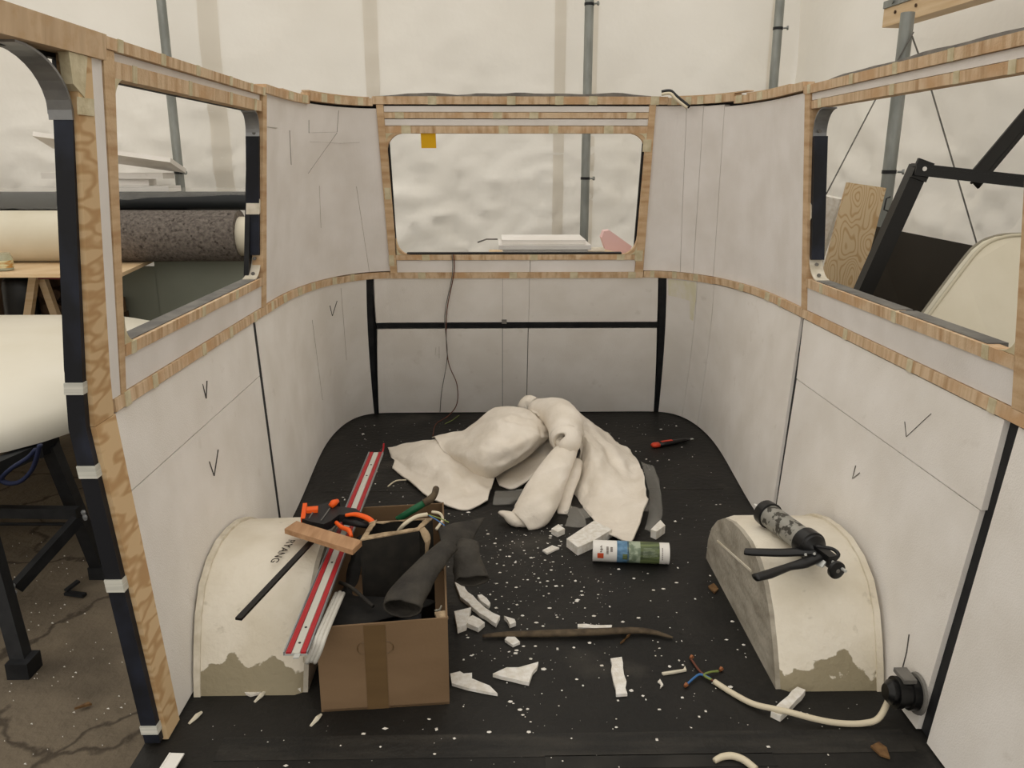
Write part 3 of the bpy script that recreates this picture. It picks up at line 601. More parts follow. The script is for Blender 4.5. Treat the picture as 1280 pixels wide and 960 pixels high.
# black bin standing in it
bz = .318; bl = [Vector((-0.3530, 1.8950, 0.3180)), Vector((-0.2072, 1.9529, 0.3180)), Vector((-0.1770, 2.0267, 0.3180)), Vector((-0.3407, 2.0045, 0.3180))]
cb = sum(bl, Vector()) / 4; e = empty('tool_carton', (cb.x, cb.y, .0065))
for i in range(4):
    a, b_ = bl[i], bl[(i + 1) % 4]; a0 = Vector((a.x, a.y, .0065)) ; b0 = Vector((b_.x, b_.y, .0065)); inn = (cb - (a + b_) / 2); inn.z = 0; inn = inn.normalized() * .006
    B().prism([a0, b0, b_, a], inn).build('wall', M_BROWNB if False else mat('carton_black', '1f1d1a', .8, '2b2823', (30, 30, 30)), e)
B().prism([Vector((p.x, p.y, .0065)) for p in bl], (0, 0, .006)).build('base', MATS['carton_black'], e)
for i in (0, 1, 2, 3):   # torn paper rim
    a, b_ = bl[i], bl[(i + 1) % 4]; n = 9; V = []; inn = cb - (a + b_) / 2; inn.z = 0; inn.normalize()
    for k in range(n + 1):
        p = a + (b_ - a) * k / n; wv = .012 + .012 * abs(noise.noise(p * 40)); V += [p + Vector((0, 0, .001)), p + inn * wv + Vector((0, 0, .004 + .006 * noise.noise(p * 25)))]
    V2 = [v + Vector((0, 0, .003)) for v in V]; n2 = len(V)
    F = []
    for k in range(n): F += [(2*k, 2*k+2, 2*k+3, 2*k+1), (n2+2*k, n2+2*k+1, n2+2*k+3, n2+2*k+2), (2*k, n2+2*k, n2+2*k+2, 2*k+2), (2*k+1, 2*k+3, n2+2*k+3, n2+2*k+1)]
    F += [(0, 1, n2 + 1, n2), (2*n, n2+2*n, n2+2*n+1, 2*n+1)]
    mk('torn_rim', V + V2, F, M_CARDI, e)
V, F = sheet([[bl[1] + Vector((0, 0, .004)), bl[1] + Vector((.012, .02, .003))], [bl[1] + Vector((.016, -.01, -.03)), bl[1] + Vector((.028, .01, -.025))], [bl[1] + Vector((.012, -.012, -.07)), bl[1] + Vector((.017, -.004, -.068))]], 4, .003, 40, 3, .002); mk('torn_flap', V, F, M_CARDI, e)
tag(e, 'black carton with torn paper rim standing inside the cardboard box', 'carton')
# rubber sleeves
def sleeve(path, rad, label, sq=.6):
    b = B(); b.tube(path, rad, 20, False, sq, 6)
    o = b.build('rubber_sleeve', M_RUB, None, True); md = o.modifiers.new('s', 'SOLIDIFY'); md.thickness = .004; md.offset = -1
    for v in o.data.vertices:
        w_ = v.co + o.location; d = noise.noise(w_ * 22) * .008 + .006 * abs(noise.noise(w_ * 40)); v.co += Vector((d, d * .4, d * .7))
    return tag(o, label, 'hose', 'rubber sleeves in the box')
sleeve([(-0.2299, 1.6881, 0.2450), (-0.2212, 1.7322, 0.2550), (-0.1837, 1.8120, 0.2750), (-0.1518, 1.8712, 0.2900), (-0.1281, 1.9203, 0.2920)], [.047, .046, .037, .03, .027], 'dark rubber sleeve lying inside the cardboard box, open end over its front edge')
sleeve([(-0.0715, 1.8705, 0.2150), (-0.0765, 1.9062, 0.2300), (-0.0833, 1.9322, 0.2580), (-0.0788, 1.9904, 0.2660)], [.047, .043, .034, .03], 'dark rubber sleeve hanging over the right side of the cardboard box', .45)
V, F = sheet([[(-0.1658, 2.0412, 0.2850), (-0.1218, 2.0818, 0.2800), (-0.0380, 2.1566, 0.2620)], [(-0.1567, 2.0003, 0.2760), (-0.1107, 2.0314, 0.2700), (-0.0553, 2.0941, 0.2540)], [(-0.1502, 1.9628, 0.2640), (-0.1092, 1.9928, 0.2580), (-0.0719, 2.0404, 0.2460)]], 6, .003, 20, 4, .004)
tag(mk('rubber_sheet', V, F, M_RUB, None, True), 'dark rubber sheet crumpled at the upper ends of the two rubber sleeves', 'rubber sheet')
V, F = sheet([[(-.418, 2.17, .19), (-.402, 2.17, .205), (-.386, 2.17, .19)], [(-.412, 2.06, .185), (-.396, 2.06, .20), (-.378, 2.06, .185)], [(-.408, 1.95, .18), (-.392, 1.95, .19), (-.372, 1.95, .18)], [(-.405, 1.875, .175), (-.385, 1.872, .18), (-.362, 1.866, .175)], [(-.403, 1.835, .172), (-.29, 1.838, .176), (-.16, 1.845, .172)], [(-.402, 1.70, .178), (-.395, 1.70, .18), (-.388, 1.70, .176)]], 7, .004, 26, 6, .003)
tag(mk('box_dark_fill', V, F, mat('dark_fill_black', '131211', .85, '24221f', (18, 18, 18)), None, True), 'black sheet added to darken the gap between carton and box side', 'dark fill')  # crumpled black sheet added so the inside of the box reads dark
# cables and odd bits inside
tag(B().tube([(-0.2669, 1.9917, 0.3000), (-0.2480, 1.9827, 0.3250), (-0.2189, 1.9949, 0.3400), (-0.1902, 2.0097, 0.3400)], .0055, 8, smooth_n=5).build('cable_end', M_CABLE, None, True), 'cream cable curling out of the black carton', 'cable')
for m_, p, l in ((M_BLUE, [(-0.1902, 2.0097, 0.3400), (-0.1628, 1.9845, 0.3350), (-0.1409, 1.9708, 0.3250)], 'blue wire end at the tip of the cream cable in the carton'), (M_GRN, [(-0.1900, 2.0075, 0.3410), (-0.1548, 1.9923, 0.3360), (-0.1307, 1.9797, 0.3300)], 'green wire end at the tip of the cream cable in the carton'), (M_CABLE, [(-0.1668, 1.9996, 0.3000), (-0.1511, 2.0276, 0.3150), (-0.1579, 2.0363, 0.3300), (-0.1805, 2.0472, 0.3300)], 'second cream cable looping over the carton corner')):
    tag(B().tube(p, .0042 if m_ is M_CABLE else .0016, 6, smooth_n=5).build('wire', m_, None, True), l, 'wire')
e = empty('pry_tool', (-0.2824, 2.1547, 0.2700))
B().tube([(-0.2943, 2.1711, 0.2500), (-0.2404, 2.1988, 0.2750), (-0.2177, 2.2103, 0.2850)], [.010, .011, .010], 10).build('handle', M_GREEN, e, True)
B().tube([(-0.2177, 2.2103, 0.2850), (-0.1990, 2.2163, 0.2950), (-0.1879, 2.2284, 0.3050), (-0.1862, 2.2712, 0.3050)], [.011, .012, .010, .010], 10, smooth_n=4).build('hook', M_RUST, e, True)
tag(e, 'green handled tool with a rusty hooked end in the box', 'tool')
e = empty('drill_case', (-.29, 1.74, .0065)); B().box((-.29, 1.745, .085), (.2, .13, .157), .05).build('body', M_BPLA, e); B().lathe((-.335, 1.735, .1635), (-.335, 1.735, .17), [(0, .028), (.5, .028), (1, .02)], 20).build('knob', M_TOOL, e, 40)
B().box((-.25, 1.70, .172), (.11, .022, .017), .05).build('handle', M_GREY, e); tag(e, 'black plastic tool case deep inside the cardboard box', 'case')
tag(B().tube([(-0.4114, 1.8999, 0.2000), (-0.3735, 1.8615, 0.2050), (-0.3364, 1.8182, 0.2000), (-0.3102, 1.7883, 0.1950)], .005, 8, smooth_n=4).build('hose', M_RUB, None, True), 'thin dark hose curving beside the carton in the box', 'hose')
b = B()
p0, p1, p2, p3 = Vector((-0.3951, 1.8166, 0.2150)), Vector((-0.3904, 1.5990, 0.2440)), Vector((-0.3975, 1.5604, 0.2250)), Vector((-0.4130, 1.5650, 0.1900))
for o_ in (-.009, 0.0, .008): b.tube([p + Vector((o_, .001 * abs(o_), .003 if o_ == 0 else 0)) for p in (p0, p1, p2, p3)], .0055, 8, smooth_n=4)
tag(b.build('trim_profile', mat('pvc_white', 'c9c6bd', .4), None, True), 'off-white plastic trim profile hooked over the box corner', 'profile')
e = empty('spring_coil', (-0.1513, 2.0626, 0.0000)); 
b = B(); a0, a1 = Vector((-.142, 1.70, .05)), Vector((-.148, 1.78, .2))
b.tube([a0 + (a1 - a0) * k / 48 + Vector((.008 * math.cos(k * 1.05), .004 * math.sin(k * 1.05), .004 * math.sin(k * 1.05))) for k in range(49)], .0024, 5); b.build('coil', M_CREAM, e, True); tag(e, 'pale coiled spring along the inside of the box', 'spring')
# guide rail
ga, gb = Vector((-.432, 1.515, .243)), Vector((-.430, 2.70, .262)); e = empty('guide_rail', (-.43, 2.1, .243))
gd = (gb - ga).normalized(); gx = Vector((1, 0, 0)); gu = gx.cross(gd)
B().bar(ga, gb, .052, .005, gu).build('base_plate', M_SILV, e)
for o_, wd_ in ((-.0145, .011), (.0165, .011)): B().bar(ga + gx * o_ + gu * .0045, gb + gx * o_ + gu * .0045, wd_, .004, gu).build('red_strip', M_RED, e)
B().bar(ga + gx * .001 + gu * .0035, gb + gx * .001 + gu * .0035, .016, .003, gu).build('track', mat('track_grey', 'c4c2b8', .4), e)
for o_ in (-.024, .025): B().bar(ga + gx * o_ + gu * .003, gb + gx * o_ + gu * .003, .003, .008, gu).build('lip', M_ALU, e)
for k in (.03, .08, .33, .6, .82, .9): c_ = ga + (gb - ga) * k + gx * .001 + gu * .005; B().lathe(c_, c_ + gu * .001, [(0, .003), (1, .003)], 8).build('hole', M_BLACK, e)
B().tube([gb + gx * .022, gb + gx * .024 + Vector((0, .02, .012)), gb + gx * .026 + Vector((0, .022, .03))], .003, 6).build('end_tag', M_RED, e)
B().bar(ga + gx * .004 - gd * .012, ga + gx * .004, .012, .003, gu).build('end_plate', M_SILV, e)
tag(e, 'silver guide rail with two red strips resting across box and wheel arch', 'rail')
# quick clamp
e = empty('bar_clamp', (-.5, 2.05, .27))
t0 = Vector((-0.5788, 1.6093, 0.2720)); t1 = Vector((-0.4626, 2.0833, 0.2920))
B().bar(t0, t1, .0155, .006).build('bar', M_TOOL, e)
cd = (t1 - t0).normalized()
def poly_ext(pts, z, h): return [Vector((p[0], p[1], z)) for p in pts], (0, 0, h)
bz_ = .294
bp = [(-0.5368, 2.0417, 0.3000), (-0.5319, 2.0777, 0.3000), (-0.5212, 2.1203, 0.3000), (-0.4781, 2.1304, 0.3000), (-0.4398, 2.1188, 0.3000), (-0.3995, 2.1072, 0.3000), (-0.3703, 2.0642, 0.3000), (-0.3763, 2.0335, 0.3000), (-0.4123, 2.0650, 0.3000), (-0.4388, 2.0655, 0.3000), (-0.4529, 2.0249, 0.3000), (-0.4684, 2.0053, 0.3000), (-0.5039, 2.0209, 0.3000)]
po, hh = poly_ext(bp, bz_, .022); B().prism(po, hh).build('body', M_BPLA, e)
for pa in (((-0.5122, 2.1202, 0.3000), (-0.5149, 2.0412, 0.3000)), ((-0.4715, 2.1085, 0.3000), (-0.4790, 2.0254, 0.3000))): B().bar((pa[0][0], pa[0][1], .317), (pa[1][0], pa[1][1], .317), .003, .003).build('rib', M_GREY, e)
B().bar((*(-0.5320, 2.0883, 0.3000)[:2], .31), (*(-0.5019, 2.0930, 0.3000)[:2], .31), .026, .030).build('pad', M_ORANGE, e); B().bar((*(-0.5324, 2.0416, 0.3000)[:2], .306), (*(-0.5463, 2.1317, 0.3000)[:2], .312), .012, .022).build('jaw_edge', M_ORANGE, e)
B().bar((*(-0.5212, 2.1203, 0.3000)[:2], .305), (*(-0.4561, 2.1578, 0.3000)[:2], .309), .022, .016).build('jaw', M_BPLA, e)
B().tube([(-0.4712, 2.1129, 0.3200), (-0.4635, 2.1212, 0.3260), (-0.4554, 2.1379, 0.3260)], [.008, .0105, .006], 10).build('release_lever', M_ORANGE, e, True)
B().tube([(-0.4187, 2.0572, 0.3180), (-0.3893, 2.0531, 0.3220), (-0.3584, 2.0361, 0.3200), (-0.3415, 2.0232, 0.3140), (-0.3385, 2.0150, 0.3060)], [.006, .0085, .009, .0085, .006], 10, sq=.7, smooth_n=4).build('grip', M_ORANGE, e, True)
B().tube([(-0.4237, 2.0549, 0.3000), (-0.3859, 2.0396, 0.3020), (-0.3537, 2.0281, 0.3000)], [.010, .013, .010], 10, sq=.8).build('handle', M_BPLA, e, True)
B().tube([(-0.4410, 2.0329, 0.3080), (-0.4211, 2.0066, 0.3060), (-0.3982, 1.9865, 0.3060), (-0.3876, 1.9602, 0.3000)], [.0055, .006, .007, .005], 8, smooth_n=4).build('trigger', M_ORANGE, e, True)
tag(e, 'black bar clamp with orange grips lying on the left wheel arch', 'clamp')
q = [Vector((-0.5701, 1.9911, 0.2960)), Vector((-0.5498, 2.0403, 0.2960)), Vector((-0.3480, 1.8985, 0.3050)), Vector((-0.3637, 1.8460, 0.3050))]
tag(B().prism(q, (0, 0, .014)).build('wood_batten', M_WOODN), 'short brown wood batten lying across the clamp bar and guide rail', 'batten')

# ================================================================ white cloth heap
b = B()
def sh_(g, amp=.007, fr=9, seed=0, k=12): b.add(*sheet(g, k, amp, fr, seed, .006))
sh_([[(-0.4955, 3.4600, 0.0103), (-0.3440, 3.4000, 0.0647), (-0.2134, 3.3000, 0.0987), (-0.0994, 3.1500, 0.0769), (-0.0069, 3.1000, 0.0391)],
     [(-0.4714, 3.3800, 0.0013), (-0.3383, 3.2200, 0.0453), (-0.2081, 3.0800, 0.0588), (-0.0953, 2.9800, 0.0394), (-0.0196, 2.9800, 0.0253)],
     [(-0.4503, 3.3200, -0.0063), (-0.3300, 3.1200, 0.0126), (-0.2112, 2.9600, 0.0215), (-0.1058, 2.9000, 0.0158), (-0.0319, 2.9300, 0.0225)],
     [(-0.4443, 3.2199, 0.0100), (-0.3250, 2.9981, 0.0100), (-0.2257, 2.8467, 0.0100), (-0.1202, 2.7857, 0.0100), (-0.0374, 2.8503, 0.0200)]], .010, 8, 1)
sh_([[(-0.2923, 3.4200, 0.0649), (-0.1554, 3.4000, 0.1046), (-0.0203, 3.4200, 0.1977), (0.0895, 3.4200, 0.2081), (0.1867, 3.3800, 0.1904), (0.2414, 3.3000, 0.1539)],
     [(-0.2583, 3.3000, 0.0954), (-0.1234, 3.2000, 0.1401), (-0.0060, 3.1600, 0.2192), (0.0923, 3.1500, 0.2356), (0.1679, 3.1500, 0.2145), (0.2212, 3.2000, 0.1520)],
     [(-0.2238, 3.2400, 0.0875), (-0.1020, 3.0300, 0.1216), (-0.0062, 2.9800, 0.1728), (0.0813, 2.9800, 0.2053), (0.1466, 3.0400, 0.1905), (0.1910, 3.1400, 0.1450)],
     [(-0.1751, 3.2000, 0.0516), (-0.0908, 3.0600, 0.0554), (-0.0322, 3.0000, 0.0513), (0.0314, 3.0000, 0.0779), (0.0965, 3.0600, 0.1090), (0.1593, 3.1600, 0.1136)],
     [(-0.1461, 3.3000, -0.0009), (-0.0746, 3.2000, 0.0078), (-0.0203, 3.1400, 0.0094), (0.0395, 3.1400, 0.0373), (0.1003, 3.1800, 0.0714), (0.1565, 3.2400, 0.0849)]], .012, 8, 2)
sh_([[(-0.0346, 3.2600, -0.0011), (0.0793, 3.2800, 0.0638), (0.1830, 3.3000, 0.1361), (0.2845, 3.3200, 0.1470)],
     [(-0.0138, 3.1400, -0.0048), (0.0920, 3.1200, 0.0376), (0.1981, 3.1400, 0.0996), (0.2907, 3.2200, 0.1055)],
     [(0.0058, 3.0200, 0.0087), (0.0564, 2.9800, 0.0077), (0.1331, 3.0000, 0.0398), (0.2386, 3.1000, 0.0723)]], .006, 9, 3)
# roll seen end-on
b.tube([(0.1796, 3.4500, 0.1910), (0.2488, 3.3200, 0.2161), (0.2770, 3.1600, 0.2243), (0.2722, 3.0200, 0.2033)], [.05, .072, .078, .066], 24, False, .95, 6)
b.tube([(0.2722, 3.0200, 0.2033), (0.2724, 2.9850, 0.1989), (0.2689, 2.9800, 0.1974), (0.2634, 2.9900, 0.2005)], [.066, .056, .042, .02], 24, False, .95, 3)
b.tube([(0.2832, 3.0000, 0.1969), (0.2574, 2.9900, 0.1873), (0.2469, 3.0200, 0.2002), (0.2737, 3.0400, 0.2132), (0.3038, 3.0200, 0.2031)], [.02, .022, .02, .02, .02], 10, True, .8, 5)
b.tube([(0.1206, 3.5000, 0.1760), (0.1386, 3.5000, 0.2062), (0.1666, 3.4800, 0.2045)], [.035, .035, .03], 14, True, 1, 4)
sh_([[(0.1371, 3.4600, 0.1919), (0.2930, 3.4400, 0.2120), (0.4137, 3.4200, 0.1467), (0.5084, 3.3200, 0.0943), (0.5735, 3.2000, 0.0678), (0.5793, 3.0200, 0.0661)],
     [(0.1602, 3.3400, 0.2067), (0.3034, 3.2400, 0.2406), (0.3971, 3.1600, 0.1680), (0.4777, 3.0600, 0.1063), (0.5390, 2.9500, 0.0602), (0.5498, 2.7677, 0.0700)],
     [(0.2297, 3.2400, 0.2129), (0.3535, 3.1300, 0.1993), (0.3859, 3.0000, 0.1293), (0.4347, 2.8800, 0.0694), (0.4903, 2.7600, 0.0419), (0.5295, 2.6808, 0.0450)],
     [(0.3315, 3.1600, 0.1405), (0.3367, 3.0400, 0.1011), (0.3329, 2.9000, 0.0488), (0.3698, 2.7400, 0.0199), (0.4256, 2.6700, -0.0055), (0.4948, 2.5930, 0.0300)],
     [(0.3037, 3.0500, 0.0287), (0.2977, 2.9800, 0.0092), (0.3113, 2.8600, 0.0031), (0.3384, 2.7200, 0.0069), (0.3795, 2.5482, 0.0220), (0.4504, 2.4896, 0.0200)]], .013, 7, 5)
b.tube([(0.3016, 3.0600, 0.1825), (0.2594, 2.9700, 0.1547), (0.2131, 2.8800, 0.1169), (0.1653, 2.7800, 0.0679), (0.1202, 2.6900, 0.0287), (0.0790, 2.6600, 0.0054)], [.03, .05, .062, .075, .072, .055], 26, True, .8, 7)
b.tube([(0.1203, 2.6900, 0.0130), (0.0649, 2.6700, 0.0165), (0.0277, 2.6800, 0.0340), (0.0076, 2.7000, 0.0346)], [.05, .04, .022, .008], 16, True, .7, 5)
b.tube([(0.3184, 3.0200, 0.1122), (0.2857, 2.9300, 0.0702), (0.2541, 2.8400, 0.0286), (0.2384, 2.7500, -0.0059)], [.03, .032, .03, .018], 14, True, .6, 6)
CRE = [([(-0.2273, 3.2500, 0.1091), (-0.1633, 3.1000, 0.0751), (-0.1066, 2.9300, 0.0265)], .06, .04), ([(-0.1161, 3.0400, 0.0497), (-0.0322, 2.9800, 0.0322)], .04, .035), ([(-0.0826, 3.3500, 0.1869), (0.0598, 3.1600, 0.2291), (0.1698, 3.1200, 0.1935)], .035, .022),
       ([(-0.1786, 3.1600, 0.1159), (-0.0375, 3.0000, 0.1857), (0.0944, 3.0000, 0.2180)], .05, .018), ([(0.3355, 2.8300, 0.0127), (0.3827, 2.9300, 0.0561), (0.4545, 3.0300, 0.0973)], .05, .04), ([(0.4770, 2.7000, -0.0168), (0.5257, 2.8600, 0.0178), (0.5295, 3.0500, 0.0651)], .04, .03),
       ([(0.3558, 3.1200, 0.1957), (0.3412, 3.0200, 0.0951), (0.3132, 2.9500, 0.0384)], .05, .045), ([(0.2149, 2.8200, 0.1213), (0.1683, 2.7300, 0.0765), (0.1290, 2.6300, 0.0344)], .04, .03), ([(0.0954, 2.7300, 0.0771), (0.1552, 2.7000, 0.0584), (0.2028, 2.7200, 0.0617)], .03, .02), ([(-0.3383, 3.1500, 0.0504), (-0.2335, 2.9700, 0.0378)], .05, .02), ([(-0.0696, 3.0000, 0.1225), (0.0249, 2.9700, 0.1431), (0.1039, 3.0000, 0.1848)], .04, .02), ([(0.4293, 3.1500, 0.1573), (0.4858, 3.0000, 0.0847), (0.4869, 2.8500, 0.0290)], .045, .022)]
def crease(p):
    t = 0
    for pts, wd_, dp in CRE:
        best = 9
        for a_, b_ in zip(pts, pts[1:]):
            a_ = Vector(a_); ab = Vector(b_) - a_; k_ = max(0, min(1, (p - a_).dot(ab) / ab.length_squared)); best = min(best, (p - a_ - ab * k_).length)
        if best < wd_: t += dp * (1 - best / wd_) ** 1.5
    return t
for i, v in enumerate(b.V):
    p = Vector(v); u1 = p.x * .8 + p.y * .5 + p.z * .4; u2 = -p.x * .5 + p.y * .8 + p.z * .9
    def rg(a_, b_, c_): return (1 - min(1, abs(noise.noise(Vector((a_, b_, c_)))) * 2.2)) ** 2.5
    d = .012 * (rg(u1 * 2.2, u2 * 8, p.z * 3) - .35) + .008 * (rg(u1 * 9 + 3, u2 * 3, p.z * 5) - .35) + .004 * (rg(u1 * 9 + 7, u2 * 22, p.z * 9) - .35) - crease(p)
    d *= min(1, .35 + p.z * 8); b.V[i] = (p.x + d * .25, p.y - d * .7, max(.002, p.z + d * .7))
cl = b.build('cloth_sheet', M_CLOTH, None, True); tag(cl, 'crumpled white cloth heaped on the black floor', 'cloth')
b = B()
b.add(*sheet([[(0.5959, 3.1500, 0.0543), (0.6478, 3.1200, 0.0371), (0.6561, 3.0500, -0.0052)], [(0.5819, 2.8848, 0.0300), (0.6264, 2.9300, -0.0063), (0.6130, 2.7718, 0.0100)], [(0.5562, 2.7397, 0.0120), (0.5765, 2.6936, 0.0200), (0.5805, 2.6516, 0.0080)], [(0.5167, 2.6003, 0.0080), (0.5257, 2.5873, 0.0080), (0.5354, 2.5785, 0.0060)]], 6, .005, 22, 8, .0015))
b.add(*sheet([[(-0.0070, 2.9547, 0.0120), (0.0714, 2.9436, 0.0160), (0.1454, 2.9844, 0.0120)], [(-0.0161, 2.8698, 0.0180), (0.0540, 2.8545, 0.0240), (0.1099, 2.8829, 0.0180)], [(-0.0191, 2.8295, 0.0060), (0.0353, 2.8239, 0.0080), (0.0722, 2.8502, 0.0060)]], 6, .005, 24, 9, .0015))
b.add(*sheet([[(0.2745, 2.7928, 0.0100), (0.2856, 2.7835, 0.0140), (0.2985, 2.7923, 0.0100)], [(0.2548, 2.7035, 0.0120), (0.2820, 2.6854, 0.0200), (0.3151, 2.6954, 0.0120)], [(0.2373, 2.6316, 0.0080), (0.2756, 2.6159, 0.0120), (0.3140, 2.6302, 0.0080)]], 6, .004, 24, 5, .0015))
b.add(*sheet([[(0.1024, 2.9333, 0.0100), (0.2114, 2.9248, 0.0060), (0.2814, 2.8022, 0.0090)], [(0.0848, 2.8635, 0.0100), (0.2002, 2.8478, 0.0060), (0.2587, 2.7147, 0.0100)]], 6, .001, 24, 5, .0015))
b.add(*sheet([[(0.2973, 2.7800, 0.0090), (0.4348, 2.8434, 0.0060), (0.5798, 2.8539, 0.0200)], [(0.3120, 2.6930, 0.0100), (0.4315, 2.7554, 0.0060), (0.5613, 2.7512, 0.0100)]], 6, .001, 24, 5, .0015))
tag(b.build('plastic_bag', M_FILM, None, True), 'clear plastic film crumpled under the white cloth', 'plastic film')

# ================================================================ sealant cartridge, knife, gun
ca, cb_ = Vector((0.3086, 2.3923, 0.0350)), Vector((0.5515, 2.3653, 0.0350)); e = empty('sealant_cartridge', ((ca + cb_) / 2).to_tuple()[:2] + (0,)); r_ = .0345
B().lathe(ca, cb_, [(0, r_ - .003), (0, r_), (1, r_), (1, r_ - .002), (.985, r_ - .003)], 32).build('tube', M_LWHT, e, 40); ctube = e.children[0]
for a, b_, m_ in ((.315, .47, M_LBLU), (.45, .62, M_LPAL), (.62, .87, M_LGRN)): B().lathe(ca + (cb_ - ca) * a, ca + (cb_ - ca) * b_, [(0, r_ + .0004), (1, r_ + .0004)], 32).build('label_band', m_, ctube, 40)
ax = (cb_ - ca).normalized(); fu = Vector((0, 0, 1)); ff = ax.cross(fu).normalized()   # towards the viewer side
if ff.y > 0: ff = -ff
def cyp(t, g, r=r_ + .0009): return ca + (cb_ - ca) * t + (ff * math.cos(g) + fu * math.sin(g)) * r
def cpatch(t0, t1, g0, g1, m_, name):
    n = 6; V = [cyp(t, g0 + (g1 - g0) * k / n, rr) for rr in (r_ + .0005, r_ + .001) for t in (t0, t1) for k in range(n + 1)]; q = n + 1
    F = [(k, k + 1, q + k + 1, q + k) for k in range(n)] + [(2*q+k, 3*q+k, 3*q+k+1, 2*q+k+1) for k in range(n)] + [(0, q, 3*q, 2*q), (n, 2*q+n, 3*q+n, q+n)] + [(k, 2*q+k, 2*q+k+1, k+1) for k in range(n)] + [(q+k, q+k+1, 3*q+k+1, 3*q+k) for k in range(n)]
    mk(name, V, F, m_, ctube)
cpatch(.06, .14, -.25, .25, M_LRED, 'red_mark')
for k in range(6): cpatch(.095 + .012 * (k % 2), .118 + .012 * (k == 2), .34 + k * .11, .42 + k * .11, M_LDARK, 'print')
for k in range(7): cpatch(.175, .205, .2 + k * .1, .26 + k * .1, M_LDARK, 'print')
for k in range(4): cpatch(.228, .258, .42 + k * .11, .5 + k * .11, M_LDARK, 'print')
cpatch(.39, .45, -.3, .25, M_LGRN, 'print')
for k in range(9): cpatch(.655, .665 + .18 * (1 if k % 3 else .8), .05 + k * .1, .07 + k * .1, M_LPAL, 'print')
for k in range(6): cpatch(.90, .91, -.2 + k * .2, -.05 + k * .2, M_LDARK, 'print')
tag(e, 'white sealant cartridge with blue and green label beside the cloth', 'cartridge')
# utility knife
ka, kb = Vector((0.7034, 3.4648, 0.0120)), Vector((0.8951, 3.5499, 0.0120)); e = empty('utility_knife', (ka.x, ka.y, 0)); kd = (kb - ka).normalized()
B().tube([ka + kd * .03, ka + kd * .08, kb - kd * .03, kb], [.018, .019, .013, .007], 12, True, .62).build('handle', M_TOOL, e, True)
B().tube([ka, ka + kd * .012, ka + kd * .035], [.012, .019, .019], 12, True, .62).build('end_cap', mat('knife_red', 'd2452a', .4), e, True)
B().bar(ka + kd * .05 + Vector((0, 0, .011)), ka + kd * .11 + Vector((0, 0, .010)), .013, .004).build('slider', MATS['knife_red'], e)
B().bar(kb - kd * .003, kb + kd * .02, .013, .002).build('blade', M_SILV, e)
tag(e, 'black and red utility knife lying on the floor near the rear corner', 'knife')
# caulking gun on the right arch
A = Vector((0.7533, 2.0918, 0.3020)); Bq = Vector((0.8084, 1.8776, 0.3000)); e = empty('caulking_gun', (A.x, A.y, .26)); D = (Bq - A)
B().lathe(A, Bq, [(.1, .0325), (.86, .0325)], 28).build('barrel', M_FLOC, e, 40)
B().lathe(A, Bq, [(-.02, .02), (0, .036), (.13, .0375), (.14, .033)], 28).build('front_collar', M_TOOL, e, 40)
B().lathe(A, Bq, [(.83, .034), (.84, .039), (.99, .039), (1.0, .035), (1.03, .034), (1.06, .022), (1.07, .018), (1.10, .012)], 28).build('rear_collar', M_TOOL, e, 40)
B().lathe(A, Bq, [(-.24, .003), (-.05, .009), (0, .012)], 12).build('nozzle', M_LWHT, e, 40)
u_ = D.normalized(); hb = Bq + u_ * .03
B().bar(Bq + u_ * .0, hb + u_ * .05, .024, .03).build('trigger_housing', M_TOOL, e)
B().tube([hb, (0.7739, 1.8713, 0.2900), (0.7264, 1.8815, 0.2830), (0.6597, 1.8990, 0.2770), (0.6430, 1.9057, 0.2760)], [.014, .018, .017, .016, .014], 12, True, .55, 4).build('grip', M_TOOL, e, True)
B().tube([hb + u_ * .015, (0.7660, 1.8207, 0.2850), (0.7224, 1.8101, 0.2800), (0.6627, 1.7801, 0.2770), (0.6270, 1.7667, 0.2760)], [.014, .018, .013, .016, .014], 12, True, .55, 4).build('trigger', M_TOOL, e, True)
B().lathe(hb, hb + u_ * .10, [(0, .004), (1, .004)], 10).build('push_rod', M_SILV, e, 40)
kn = Vector((0.8249, 1.7697, 0.2940)); B().lathe(kn - u_ * .004, kn + u_ * .008, [(0, .014), (.1, .0225), (.8, .0225), (1, .017)], 20).build('knob', M_TOOL, e, 40); B().lathe(kn + u_ * .008, kn + u_ * .0095, [(0, .0055), (1, .0045)], 12).build('knob_cap', M_GREY, [c for c in e.children if c.name.startswith('knob')][0])
B().bar(Vector((0.8001, 1.8090, 0.2820)), Vector((0.8236, 1.8236, 0.3050)), .004, .022, u_).build('release_plate', M_SILV, e)
B().tube([(0.8054, 1.8522, 0.3150), (0.8415, 1.8402, 0.3140), (0.8507, 1.8215, 0.3080), (0.8412, 1.8155, 0.2980)], [.005] * 4, 8, smooth_n=4).build('frame_loop', M_TOOL, e, True)
for p in ((0.7704, 1.8265, 0.3040), (0.7941, 1.8304, 0.3040)): B().lathe(p, (p[0], p[1], p[2] + .004), [(0, .004), (1, .003)], 8).build('rivet', M_SILV, e)
tag(e, 'black caulking gun with a worn grey barrel on the wheel arch', 'caulking gun')

